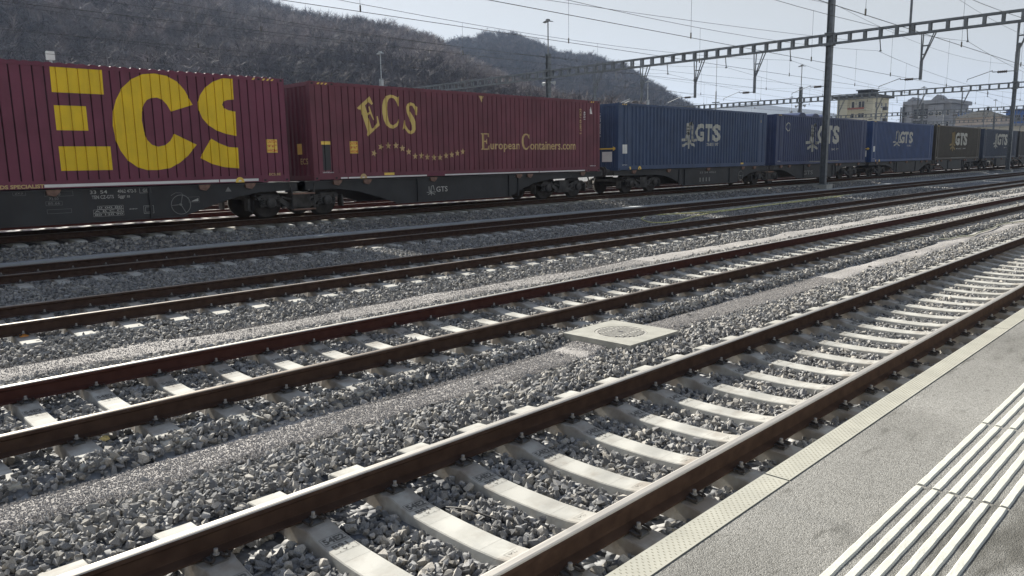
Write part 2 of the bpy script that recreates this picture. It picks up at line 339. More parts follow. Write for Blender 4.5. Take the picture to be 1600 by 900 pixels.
_ph = rng.uniform(0, 6.28, (12,)); _fr = rng.uniform(.5, 4.0, (12, 2))*rng.choice([-1, 1], (12, 2))
def lumps(X, Y):
    z = 0
    for k in range(12): z = z+np.sin(X*_fr[k, 0]+Y*_fr[k, 1]+_ph[k])
    return z/12
def hgt(X, Y):
    man = np.clip(1.35-np.maximum(np.abs(np.asarray(X)-7.43), np.abs(np.asarray(Y)-5.49))/.62, 0, 1)
    z = np.interp(Y, PY, PZ) + 0.016*lumps(X, Y)
    return z*(1-man)+man*np.maximum(z, -.178+.02*lumps(X*2, Y*2))
bedY = np.unique(np.concatenate([PY, np.arange(1.4, 20.5, .12), np.array([30, 45, 60, 90])]))
bedX = np.unique(np.concatenate([np.arange(-12, 30, .35), np.arange(30, 120, 2.5), np.arange(120, 420, 30)]))
gx, gy = np.meshgrid(bedX, bedY, indexing='ij'); gz = hgt(gx, gy)-.025
nx, ny = gx.shape
vs = np.stack([gx, gy, gz], -1).reshape(-1, 3).tolist()
fs = [(i*ny+j, (i+1)*ny+j, (i+1)*ny+j+1, i*ny+j+1) for i in range(nx-1) for j in range(ny-1)]
mb = MB(); mb.v = [tuple(q) for q in vs]; mb.f = fs; mb.m = [0]*len(fs)
tag(mb.build('ballast_bed', 'bed', smooth=True), kind='structure')
mb = MB(); mb.add([(-3000, -3000, -.62), (3500, -3000, -.62), (3500, 3500, -.62), (-3000, 3500, -.62)], [(0, 1, 2, 3)])
tag(mb.build('ground', 'ground'), kind='structure')
# beyond the bed: flat yard ground up to the foot of the hill
mb = MB(); mb.add([(-200, 88, .2), (900, 88, .2), (900, 400, .2), (-200, 400, .2)], [(0, 1, 2, 3)])
mb.add([(410, -60, -.35), (900, -60, -.35), (900, 88, .19), (410, 88, .19)], [(0, 1, 2, 3)])
tag(mb.build('yard_ground', 'ground'), kind='structure')
def path_sheet(name, yc, hw, x0, x1, wob, lift=.012):
    xs = np.arange(x0, x1, .25) if x1 < 60 else np.concatenate([np.arange(x0, 50, .25), np.arange(50, x1, 4)])
    m = MB(); V = []
    for x in xs:
        o = wob*math.sin(x*.9)+wob*.6*math.sin(x*2.3+1)
        wv = hw*(1+.15*math.sin(x*1.7+2)+.1*math.sin(x*4.1))
        for k in np.linspace(-1, 1, 7):
            y = yc+o+k*wv; V.append((x, y, float(hgt(x, y))+lift-.03*(abs(k) > .9)))
    n = len(xs); F = [(i*7+j, (i+1)*7+j, (i+1)*7+j+1, i*7+j+1) for i in range(n-1) for j in range(6)]
    m.v = V; m.f = F; m.m = [0]*len(F)
    return tag(m.build(name, 'path', smooth=True), kind='structure')
path_sheet('gravel_path', 5.6, .26, -8, 300, .04)
path_sheet('gravel_path', 9.75, .36, -8, 300, .05)
path_sheet('gravel_path', 14.1, .55, -8, 300, .08)

# ------------------------------------------------------------------ platform
PE, PZt = 1.479, .53
mb = MB()
mb.box(-15, 400, -30, 1.363, PZt-.3, PZt)
mb.box(-15, 400, 1.2, 1.40, -.5, PZt-.302)
tag(mb.build('platform', ['asphalt']), kind='structure')
mb = MB()
mb.box(-15, 400, 1.366, 1.41, -.5, PZt-.16)
tag(mb.build('platform_wall', 'conc'), kind='structure')
# edge stones with their raised studs: one thing per slab (joints at X 3.09, 7.10, ...)
slab_w = 4.005
def edge_slab(n_studs):
    t = MB()
    t.box(.006, slab_w-.006, 1.366, PE, PZt-.16, PZt+.004)
    return t.mesh('edge_slab', 'edge')
slab_me = edge_slab(0)
st = MB()
rows = 7
for i in range(int(slab_w/.032)):
    for j in range(rows):
        x = .02+i*.032+(j % 2)*.016; y = 1.381+j*.0138
        if x < slab_w-.02: st.add([(x-.0015, y-.0045, PZt+.004), (x+.0015, y-.0045, PZt+.004), (x+.0015, y+.0045, PZt+.004), (x-.0015, y+.0045, PZt+.004), (x, y-.003, PZt+.006), (x, y+.003, PZt+.006)], [(0, 1, 4), (1, 2, 5, 4), (2, 3, 5), (3, 0, 4, 5)])
stud_me = st.mesh('stud_pattern', 'nub')
k = 0
for i in range(-1, 14):
    x0 = 3.09+slab_w*(i-1)
    e = thing('platform_edge_slab', (x0, 0, 0), 'x', 'edge slab', 'cream studded slabs along the platform edge')
    link('slab', slab_me, e)
    if i < 7: link('stud_pattern', stud_me, e)
    px0 = pix(x0+slab_w, PE, PZt)
    if i >= 0: k += 1
    e['label'] = 'cream studded slab, %s along the platform edge counting from the bottom frame edge' % ordinal(max(k, 1)) if i >= 0 else 'cream studded platform edge slab just below the bottom frame edge'
    if i < 0:
        for c in list(e.children): bpy.data.objects.remove(c)
        bpy.data.objects.remove(e)
# tactile guide bars: rows of 6, each ~1.04 m long
bw, bh = .034, .006
def bar_mesh(L):
    t = MB(); h = bw/2
    z0, z1 = 0, bh; n = 14
    V = []
    for i in range(n+1):
        x = L*i/n; wv = h*(1+.05*math.sin(i*2.1)); V += [(x, -wv, z0), (x, -wv+.006, z1), (x, wv-.006, z1), (x, wv, z0)]
    F = []
    for i in range(n):
        a = i*4
        F += [(a, a+4, a+5, a+1), (a+1, a+5, a+6, a+2), (a+2, a+6, a+7, a+3)]
    F += [(0, 1, 2, 3), (n*4, n*4+3, n*4+2, n*4+1)]
    t.add(V, F); return t.mesh('tactile_bar', 'white')
tb = bar_mesh(1.03)
rown = ['nearest', 'second', 'third', 'fourth', 'fifth', 'sixth', 'seventh']
cn = ['leftmost', 'second from the left', 'third from the left', 'third from the right', 'second from the right', 'rightmost']
for i in range(7):
    for j in range(6):
        x0 = 2.375+1.052*i; y = .931-j*.0622
        o = link('tactile_bar', tb, None, (x0+.004*math.sin(j*3+i), y, PZt+.001))
        tag(o, 'white raised guide bar, %s in the %s row on the platform' % (cn[j], rown[i]), 'tactile bar', 'white tactile guide bars on the platform')

# ------------------------------------------------------------------ rails
def rail_prof():
    h = [(.0335, -.03), (.0335, -.010), (.029, -.0035), (.018, 0)]
    right = [(.0625, -.161), (.0625, -.151), (.012, -.134), (.008, -.12), (.008, -.052), (.0335, -.034)]+h[1:]
    return [(-y, z) for y, z in right]+[(y, z) for y, z in right[::-1]]
RP = rail_prof()
def rail(yc, z, x0, x1, label, top='railtop', web='rail'):
    m = MB(); n = len(RP)
    xs = [x0, x1]
    V = [(x, p[0], p[1]) for x in xs for p in RP]
    for k in range(n):
        k2 = (k+1) % n
        ym = (RP[k][1]+RP[k2][1])/2
        m.add([V[k], V[k2], V[n+k2], V[n+k]], [(0, 1, 2, 3)], 1 if ym > -.0075 else 0)
    m.add(V[:n], [tuple(range(n))]); m.add(V[n:], [tuple(range(n))])
    o = m.build('rail', [web, top], None, (0, yc, z))
    return tag(o, label, 'rail', 'rails of the station tracks')
nm = {'A': 'nearest track beside the platform', 'B': 'second track from the platform', 'C': 'third track from the platform', 'D': 'fourth track from the platform', 'E': 'track under the container train', 'F': 'first track behind the container train', 'G': 'second track behind the train', 'H': 'third track behind the train'}
for k, yc in TR.items():
    for s in (-1, 1):
        top = 'railtop' if k == 'A' or (k == 'B' and s > 0) else 'railtop_dull'
        web = 'rail_red' if (k == 'F' or (k == 'B' and s == 1)) else 'rail'
        rail(yc+s*.7525, TZ[k], -12, 420, '%s rail of the %s, rusty brown web' % ('near' if s < 0 else 'far', nm[k]), top, web)

# ------------------------------------------------------------------ sleepers
def sleeper_mesh(style):
    # stations along y (half), top z, top half width, ballast side half width
    st = [(1.30, -.215, .105, .135), (1.27, -.197, .11, .14), (1.00, -.180, .105, .14), (.90, -.176, .10, .14), (.84, -.1725, .095, .14), (.66, -.1725, .095, .14), (.62, -.172, .085, .135), (.575, -.176, .083, .13), (.50, -.195, .085, .13), (.38, -.213, .088, .125), (.2, -.222, .09, .12), (0, -.224, .09, .12)]
    st = [(y,)+t[1:] for t in st for y in (t[0],)]
    full = [(-a, b, c, d) for a, b, c, d in st]+[(a, b, c, d) for a, b, c, d in st[::-1][1:]]
    m = MB(); V = []
    for (y, z, wt, wb) in full:
        V += [(-wb, y, -.38), (-wt-.006, y, z-.007), (-wt, y, z), (wt, y, z), (wt+.006, y, z-.007), (wb, y, -.38)]
    n = len(full); F = []
    for i in range(n-1):
        for j in range(5): F.append((i*6+j, (i+1)*6+j, (i+1)*6+j+1, i*6+j+1))
    F += [(0, 1, 2, 3, 4, 5), tuple((n-1)*6+j for j in (5, 4, 3, 2, 1, 0))]
    m.add(V, F)
    return m.mesh('sleeper_body', 'sleeper')
slp = sleeper_mesh(0)
slp_v = [v.co[:] for v in slp.vertices]; slp_f = [tuple(p.vertices) for p in slp.polygons]
def clip_mesh(orange=False):
    """w-shaped spring clip with coach screw on an angled guide plate; rail is toward -y"""
    m = MB()
    m.prism([(-.008, -.172), (-.008, -.150), (.03, -.148), (.075, -.163), (.075, -.175)], 'x', -.045, .045, mi=(2 if orange else 1))
    pts = [(-.062, .018, -.143), (-.066, .05, -.146), (-.052, .078, -.150), (-.03, .07, -.146), (-.024, .035, -.138), (-.018, .012, -.136), (0, .006, -.136), (.018, .012, -.136), (.024, .035, -.138), (.03, .07, -.146), (.052, .078, -.150), (.066, .05, -.146), (.062, .018, -.143)]
    m.tube(pts, .0075, 6, 0)
    m.lathe([(.02, 0), (.02, .006), (.013, .008), (.0125, .034)], (0, .032, -.138), 6, 'z', 3)
    return m.mesh('rail_clip', ['clip', 'plate', 'orange', 'bolt'])
clip_me = clip_mesh(); clip_or = clip_mesh(True)
# moulded markings on near sleepers: flat faces, recess shade put into their dark colour
def place_text(me, x0, x1, y0, y1, zf, rot=True):
    """text lying on the sleeper, read along -x..; u runs along +x, v runs along +y"""
    fit2d(me, x0, x1, y0, y1)
    for v in me.vertices: v.co.z = zf(v.co.y)
    return me
def slz(y):
    ys = [0, .2, .38, .5, .575, .62]; zs = [-.224, -.222, -.213, -.195, -.176, -.172]
    return float(np.interp(abs(y), ys, zs))+.0015
def joinm(meshes, name, mats, idx=None):
    m = MB()
    for i, me in enumerate(meshes):
        m.add([v.co[:] for v in me.vertices], [tuple(p.vertices) for p in me.polygons], idx[i] if idx else 0)
    return m.mesh(name, mats)
def frame2d(x0, x1, y0, y1, t, sides='LRTB'):
    m = MB(); q = []
    if 'L' in sides: q.append((x0, x0+t, y0, y1))
    if 'R' in sides: q.append((x1-t, x1, y0, y1))
    if 'B' in sides: q.append((x0, x1, y0, y0+t))
    if 'T' in sides: q.append((x0, x1, y1-t, y1))
    me = bpy.data.meshes.new('fr'); V = []; F = []
    for a, b, c, d in q:
        o = len(V); V += [(a, c, 0), (b, c, 0), (b, d, 0), (a, d, 0)]; F.append((o, o+1, o+2, o+3))
    me.from_pydata(V, [], F); return me
mk = []
t1 = fit2d(text_mesh('54E2', .05, .002), -.07, .07, .415, .47)
t2 = fit2d(text_mesh('B91', .05, .0015), -.055, .045, .345, .39)
fr = frame2d(-.08, .08, .406, .480, .0025); fr2 = frame2d(-.08, .08, .30, .402, .002, 'RTB')
fr3 = frame2d(-.05, .05, -.46, -.40, .0018, 'LT'); t3 = fit2d(text_mesh('v:.', .05), -.03, .03, -.435, -.415)
t4 = fit2d(text_mesh('. v .', .05), -.045, .045, .308, .33)
line1 = frame2d(-.088, .088, .2, .2015, .0012, 'B'); line2 = frame2d(-.088, .088, -.25, -.2485, .0012, 'B')
allm = [t1, t2, fr, fr2, fr3, t3, t4, line1, line2]
for me in allm:
    for v in me.vertices: v.co.z = slz(v.co.y)
mark_me = joinm(allm, 'moulded_marking', 'mark')
fo = frame2d(-.045, .045, 1.08, 1.12, .002, 'TLR'); to = fit2d(text_mesh('...', .05), -.03, .03, 1.09, 1.097)
for me in (fo, to):
    for v in me.vertices: v.co.z = -.1835
mark2_me = joinm([fo, to], 'moulded_marking', 'mark')
def marked(ms):
    m = MB(); m.add(slp_v, slp_f, 0)
    for me in ms: m.add([v.co[:] for v in me.vertices], [tuple(p.vertices) for p in me.polygons], 1)
    return m.mesh('sleeper_body', ['sleeper', 'mark'])
slpA = marked([mark_me, mark2_me]); slpB = marked([mark_me])
ABR = {'A': 'nearest track beside the platform', 'B': 'second track from the platform', 'C': 'third track from the platform', 'D': 'fourth track from the platform'}
stuffm = MB(); smv = [v.co[:] for v in slp.vertices]; smf = [tuple(p.vertices) for p in slp.polygons]
lim = {'A': 105, 'B': 90, 'C': 65, 'D': 32}
for k, (x0, sp) in {'A': (.97, .6), 'B': (.41, .6), 'C': (.49, .62), 'D': (.9, .66)}.items():
    n = 0; i = 0; done = 0
    while True:
        x = x0+i*sp; i += 1
        if x > 170: break
        vis = False
        for dy in (-1.28, -1.05, -.5, 0, .5, 1.05, 1.28):
            q = pix(x, TR[k]+dy, -.19)
            if 0 <= q[0] <= 1600 and 0 <= q[1] <= 900: vis = True
        if k == 'D' and pix(x, TR[k]-1.2, -.2)[0] < 0: vis = False
        if vis and n < lim[k]:
            n += 1
            t = thing('concrete_sleeper', (x, TR[k], TZ[k]), 'pale concrete sleeper, %s from the left along the %s' % (ordinal(n), ABR[k]), 'sleeper', 'concrete sleepers of the near tracks')
            t.rotation_euler = (0, 0, random.uniform(-.004, .004))
            link('sleeper_body', slpA if (k == 'A' and n < 22) else slpB if (k == 'B' and n < 12) else slp, t)
            near = (k == 'A' and n < 30) or (k == 'B' and n < 26) or (k == 'C' and n < 16) or (k == 'D' and n < 8)
            if near:
                for s in (-1, 1):
                    for d in (-1, 1):
                        if k == 'D' and d != -1: continue
                        c = link('rail_clip', clip_or if (k == 'C' and x < 2.9) else clip_me, t, (0, s*.7525+d*.062, 0))
                        if d < 0: c.rotation_euler = (0, 0, math.pi)
        elif x > 3:
            stuffm.add([(a+x, b+TR[k], c+TZ[k]) for a, b, c in smv], smf)
        elif x < 3 and x > -1:
            pass
for k in 'EFGH':
    for i in range(150):
        x = -3+i*.62
        stuffm.add([(a+x, b+TR[k], c+TZ[k]) for a, b, c in smv], smf)
tag(stuffm.build('far_sleepers', 'sleeper'), 'far concrete sleepers running on to the horizon and under the train', 'sleepers', kind='stuff')

# ------------------------------------------------------------------ stones (instanced rocks)
def rock_mesh(name, mt, seed, n=11, flat=.7):
    r = np.random.default_rng(seed)
    bm = bmesh.new()
    pts = r.normal(size=(n, 3)); pts /= np.linalg.norm(pts, axis=1)[:, None]
    pts *= r.uniform(.72, 1.08, (n, 1))*np.array([.5, .38, .5*flat*.85])
    for q in pts: bm.verts.new(q)
    bmesh.ops.convex_hull(bm, input=bm.verts)
    for v in [v for v in bm.verts if not v.link_faces]: bm.verts.remove(v)
    me = bpy.data.meshes.new(name); bm.to_mesh(me); bm.free(); me.materials.append(MT[mt]); return me
def rock_coll(name, mt, cnt, extra=None, **kw):
    col = bpy.data.collections.new(name)
    for i in range(cnt):
        mm = extra if (extra and i % 5 == 4) else mt
        col.objects.link(bpy.data.objects.new(name, rock_mesh(name, mm, 100+i*7, n=9+i % 5, flat=.6+.08*(i % 5))))
    return col
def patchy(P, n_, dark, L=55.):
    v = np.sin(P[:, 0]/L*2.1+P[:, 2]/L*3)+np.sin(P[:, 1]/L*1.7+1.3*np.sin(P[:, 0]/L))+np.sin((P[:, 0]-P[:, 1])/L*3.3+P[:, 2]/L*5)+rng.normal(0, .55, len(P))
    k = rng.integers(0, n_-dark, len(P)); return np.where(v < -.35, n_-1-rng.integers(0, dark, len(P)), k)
def scatter(name, P, rot, sc, col, ncol, label, cat, idx=None):
    me = bpy.data.meshes.new(name); n = len(P); me.vertices.add(n)
    me.vertices.foreach_set('co', np.asarray(P, np.float32).ravel())
    a = me.attributes.new('rot', 'FLOAT_VECTOR', 'POINT'); a.data.foreach_set('vector', np.asarray(rot, np.float32).ravel())
    a = me.attributes.new('sc', 'FLOAT_VECTOR', 'POINT'); a.data.foreach_set('vector', np.asarray(sc, np.float32).ravel())
    a = me.attributes.new('idx', 'INT', 'POINT'); a.data.foreach_set('value', (rng.integers(0, ncol, n) if idx is None else idx).astype(np.int32))
    me.update()
    o = link(name, me); g = bpy.data.node_groups.new(name, 'GeometryNodeTree')
    g.interface.new_socket('Geometry', in_out='INPUT', socket_type='NodeSocketGeometry')
    g.interface.new_socket('Geometry', in_out='OUTPUT', socket_type='NodeSocketGeometry')
    N = g.nodes; gi = N.new('NodeGroupInput'); go = N.new('NodeGroupOutput')
    ip = N.new('GeometryNodeInstanceOnPoints'); ci = N.new('GeometryNodeCollectionInfo')
    ci.inputs[0].default_value = col; ci.inputs['Separate Children'].default_value = True; ci.inputs['Reset Children'].default_value = True
    def attr(nm, ty):
        q = N.new('GeometryNodeInputNamedAttribute'); q.data_type = ty; q.inputs[0].default_value = nm; return q.outputs[0]
    g.links.new(gi.outputs[0], ip.inputs['Points']); g.links.new(ci.outputs[0], ip.inputs['Instance'])
    ip.inputs['Pick Instance'].default_value = True
    g.links.new(attr('idx', 'INT'), ip.inputs['Instance Index'])
    er = N.new('FunctionNodeEulerToRotation'); g.links.new(attr('rot', 'FLOAT_VECTOR'), er.inputs[0]); g.links.new(er.outputs[0], ip.inputs['Rotation'])
    g.links.new(attr('sc', 'FLOAT_VECTOR'), ip.inputs['Scale']); g.links.new(ip.outputs[0], go.inputs[0])
    md = o.modifiers.new('scatter', 'NODES'); md.node_group = g
    return tag(o, label, cat, kind='stuff')
def visible_mask(P, marg=300):
    d = P-np.array([0, 0, CAM_H]); k = d@np.array(fw); x = 800+FPX*(d@np.array(r2))/np.maximum(k, .05); y = 450-FPX*(d@np.array(u2))/np.maximum(k, .05)
    return (k > .3) & (x > -marg) & (x < 1600+marg) & (y < 900+marg) & (y > 0)
def path_dist(X, Y):
    m = np.full(X.shape, 9.)
    for yc, hw in ((5.6, .245), (9.75, .33)): m = np.minimum(m, np.abs(Y-yc-.04*np.sin(X*.9))/hw)
    return m
Ps = []; Ss = []
for (r0, r1, dens, sc) in ((0, 7, 760, .067), (7, 12, 700, .066), (12, 19, 520, .069), (19, 36, 280, .08), (36, 60, 60, .11)):
    x1 = r1; n = int(dens*(x1+1)*min(20.3-1.4, r1)); X = rng.uniform(-1, x1, n); Y = rng.uniform(1.42, min(20.3, r1+.1), n)
    rr = np.hypot(X, Y); ok = (rr >= r0) & (rr < r1)
    X, Y = X[ok], Y[ok]
    pd = path_dist(X, Y); ok = (pd > 1.0) | (rng.random(len(X)) < .02)
    ok &= ~((Y > 13.4) & (Y < 14.6) & (rng.random(len(X)) < .7))
    # keep the trough, manhole and rail feet free
    ok &= ~((Y > 18.5) & (Y < 19.12)); ok &= ~((np.abs(X-7.43) < .5) & (np.abs(Y-5.49) < .5))
    for kk in 'ABCD':
        for s in (-1, 1): ok &= np.abs(Y-TR[kk]-s*.7525) > .075
    for kk, (x0, sp) in {'A': (.97, .6), 'B': (.41, .6), 'C': (.49, .62), 'D': (.9, .66)}.items():
        dx = np.abs((X-x0+sp/2) % sp-sp/2); dy = np.abs(Y-TR[kk])
        lim_x = .15 if kk == 'B' else .135
        ok &= ~((dx < lim_x) & (dy < (1.33 if kk == 'A' else 1.07 if kk == 'B' else 1.18)))
    X, Y = X[ok], Y[ok]
    Z = hgt(X, Y)+rng.uniform(-.022, .012, len(X))
    # lower the stones right beside sleepers inside track A and B
    P = np.stack([X, Y, Z], 1); P = P[visible_mask(P)]
    Ps.append(P); Ss.append(np.full(len(P), sc))
P = np.concatenate(Ps); sc = np.concatenate(Ss); n = len(P)
rot = rng.uniform(0, 6.28, (n, 3)); rot[:, 0] = rng.normal(0, .9, n); rot[:, 1] = rng.normal(0, .9, n)
s3 = sc[:, None]*np.clip(rng.lognormal(0, .3, (n, 1)), .5, 1.7)*rng.uniform(.85, 1.15, (n, 3))
print('stones', n)
rc = rock_coll('ballast_stone', 'stone', 12, 'stone_warm')
scatter('ballast_stones', P, rot, s3, rc, 12, 'grey crushed stone ballast between and around the tracks', 'ballast')
# fine pebbles on the two nearer paths
X = rng.uniform(0, 14, 60000); Y = np.where(rng.random(60000) < .7, 5.575+rng.uniform(-.25, .24, 60000), 9.75+rng.uniform(-.36, .36, 60000))
ok = ~((np.abs(X-7.43) < .5) & (np.abs(Y-5.49) < .5)); X, Y = X[ok], Y[ok]
P = np.stack([X, Y, hgt(X, Y)+.013], 1); P = P[visible_mask(P)]; n = len(P)
s3 = rng.uniform(.012, .024, (n, 1))*rng.uniform(.8, 1.2, (n, 3)); rot = rng.uniform(0, 6.28, (n, 3))
scatter('fine_gravel', P, rot, s3, rock_coll('pebble', 'pebble', 5), 5, 'fine pinkish grey gravel strewn along the narrow paths', 'gravel')

# ------------------------------------------------------------------ cable trough, manhole, hoses, stick
for i in range(-4, 60):
    x0 = i*2.0+.01
    if x0 < -6: continue
m = MB()
for i in range(-6, 300): m.box(i*1.0+.004, i*1.0+.996, 18.60, 19.02, -.12, .0+.004*((i*7) % 3))
tag(m.build('cable_trough', 'trough'), 'pale concrete cable trough lids running beyond the fourth track', 'cable trough')
t = thing('manhole', (7.43, 5.49, -.15), 'square cream concrete manhole with round grated iron cover between the tracks', 'manhole')
m = MB()
N = 32
outer = []
for q in range(N):
    a = 2*math.pi*q/N; c, s_ = math.cos(a), math.sin(a); k_ = .505/max(abs(c), abs(s_)); outer.append((c*k_, s_*k_))
inner = [(.325*math.cos(2*math.pi*q/N), .325*math.sin(2*math.pi*q/N)) for q in range(N)]
V = [(*p, 0) for p in outer]+[(*p, 0) for p in inner]+[(*p, -.10) for p in outer]+[(*p, -.06) for p in inner]
F = []
for q in range(N):
    b = (q+1) % N
    F += [(q, b, N+b, N+q), (q, 2*N+q, 2*N+b, b), (N+q, N+b, 3*N+b, 3*N+q)]
m.add(V, F); m.build('concrete_frame', 'conc_warm', t)
m = MB(); m.lathe([(.318, -.03), (.318, -.004), (.285, -.004), (.285, -.0125)], (0, 0, 0), 40, 'z'); m.lathe([(.2835, -.02), (.2835, -.010)], (0, 0, 0), 40, 'z', 1)
for q in range(-5, 6):
    y = q*.052; L = math.sqrt(max(.282**2-y*y, 0)); m.box(y-.013, y+.013, -L, L, -.0095, .003)
for q in (-.13, .13):
    m.box(-.24, .24, q-.009, q+.009, -.0092, .0045)
m.box(-.03, .03, -.03, .03, -.009, .0055, 1)
m.build('iron_cover', ['grate', 'plate'], t)
def smooth_path(pts, n=8):
    out = []
    P_ = [Vector(p) for p in pts]; P_ = [P_[0]*2-P_[1]]+P_+[P_[-1]*2-P_[-2]]
    for i in range(1, len(P_)-2):
        for k_ in range(n):
            u = k_/n; a, b, c, d = P_[i-1], P_[i], P_[i+1], P_[i+2]
            out.append(.5*((2*b)+(-a+c)*u+(2*a-5*b+4*c-d)*u*u+(-a+3*b-3*c+d)*u**3))
    out.append(P_[-2]); return out
def hose(pts, r, mt, label):
    pts = [(x, y, float(hgt(x, y))+r+.025) for x, y in pts]
    m = MB(); m.tube(smooth_path(pts, 8), r, 6); tag(m.build('hose', mt, smooth=True), label, 'hose')
hose([(44, 16.6), (41.2, 16.55), (38.5, 16.4), (36.5, 16.2), (33, 16.1), (30, 15.95), (27.5, 16.0), (25.5, 16.4), (24.6, 16.9), (23.9, 16.6), (23.0, 16.1), (22.1, 15.1), (22.6, 14.75), (23.8, 14.9), (26.3, 15.5), (29.5, 15.8), (33, 15.95), (36.6, 16.0), (39, 16.1), (42, 16.3)], .022, 'hose', 'thin yellow hose looped on the ballast between third and fourth tracks')
hose([(31, 5.4), (29.2, 5.5), (27.8, 5.8), (26, 5.65), (24.3, 5.62), (23.4, 5.55), (22.9, 5.75), (22.1, 5.85), (21.3, 6.2), (20.6, 6.5), (19.6, 6.45)], .02, 'hose2', 'pale hose snaking over the ballast between first and second tracks')
m = MB(); m.tube(smooth_path([(2.90, 3.50, -.215), (2.94, 3.38, -.200), (2.97, 3.28, -.205), (3.0, 3.14, -.212)], 4), .006, 5)
tag(m.build('rubber_strip', 'black'), 'short black rubber strip lying on ballast in the nearest track', 'rubber strip')

MT['wrap'] = mat('wrapper_ochre', (0.55, 0.42, 0.16), 0.6, var=0.3, scale=60)
rw = random.Random(5); m = MB(); bmw = bmesh.new()
for i in range(16):
    a = rw.uniform(0, 6.28); bmw.verts.new((.055*math.cos(a)*rw.uniform(.5, 1), .035*math.sin(a)*rw.uniform(.5, 1), rw.uniform(0, .035)))
bmesh.ops.convex_hull(bmw, input=bmw.verts)
mew = bpy.data.meshes.new('crumpled_wrapper'); bmw.to_mesh(mew); bmw.free(); mew.materials.append(MT['wrap'])
tag(link('crumpled_wrapper', mew, None, (1.80, 6.42, -.205)), 'small crumpled ochre wrapper on ballast beside the second track near rail', 'litter')

# ------------------------------------------------------------------ containers
CL, CW, CH = 13.716, 2.5, 2.896
TRY = TR['E']; YS = TRY-CW/2; ZB = 1.49
def profile(kind, x0, x1):
    pts = [(x0, .012)]
    if kind == 'ecs':
        pitch = .235; n = int((x1-x0)/pitch); off = ((x1-x0)-n*pitch)/2
        for i in range(n+1):
            c = x0+off+i*pitch
            pts += [(c-.016, .012), (c-.012, .044), (c+.012, .044), (c+.016, .012)]
    else:
        pitch = .278; n = int((x1-x0)/pitch); off = ((x1-x0)-n*pitch)/2+pitch/2
        for i in range(n):
            c = x0+off+i*pitch
            pts += [(c-.09, .012), (c-.055, .062), (c+.055, .062), (c+.09, .012)]
    pts.append((x1, .012)); pts = sorted(pts)
    return pts
def conform(me, pr, name, mt, parent, flat=None):
    bm = bmesh.new(); bm.from_mesh(me)
    for v in bm.verts: v.co = (v.co.x, 0, v.co.y)
    if flat is None:
        xs = [v.co.x for v in bm.verts]
        if xs:
            a, b = min(xs), max(xs)
            for (x, d) in pr:
                if a < x < b:
                    bmesh.ops.bisect_plane(bm, geom=bm.verts[:]+bm.edges[:]+bm.faces[:], plane_co=(x, 0, 0), plane_no=(1, 0, 0))
    px_ = [q[0] for q in pr]; pd = [q[1] for q in pr]
    for v in bm.verts:
        v.co.y = -CW/2+(float(np.interp(v.co.x, px_, pd)) if flat is None else flat)-.003
    for f in bm.faces:
        if f.normal.y > 0: f.normal_flip()
    m2 = bpy.data.meshes.new(name); bm.to_mesh(m2); bm.free(); m2.materials.append(MT[mt])
    bpy.data.meshes.remove(me)
    return link(name, m2, parent)
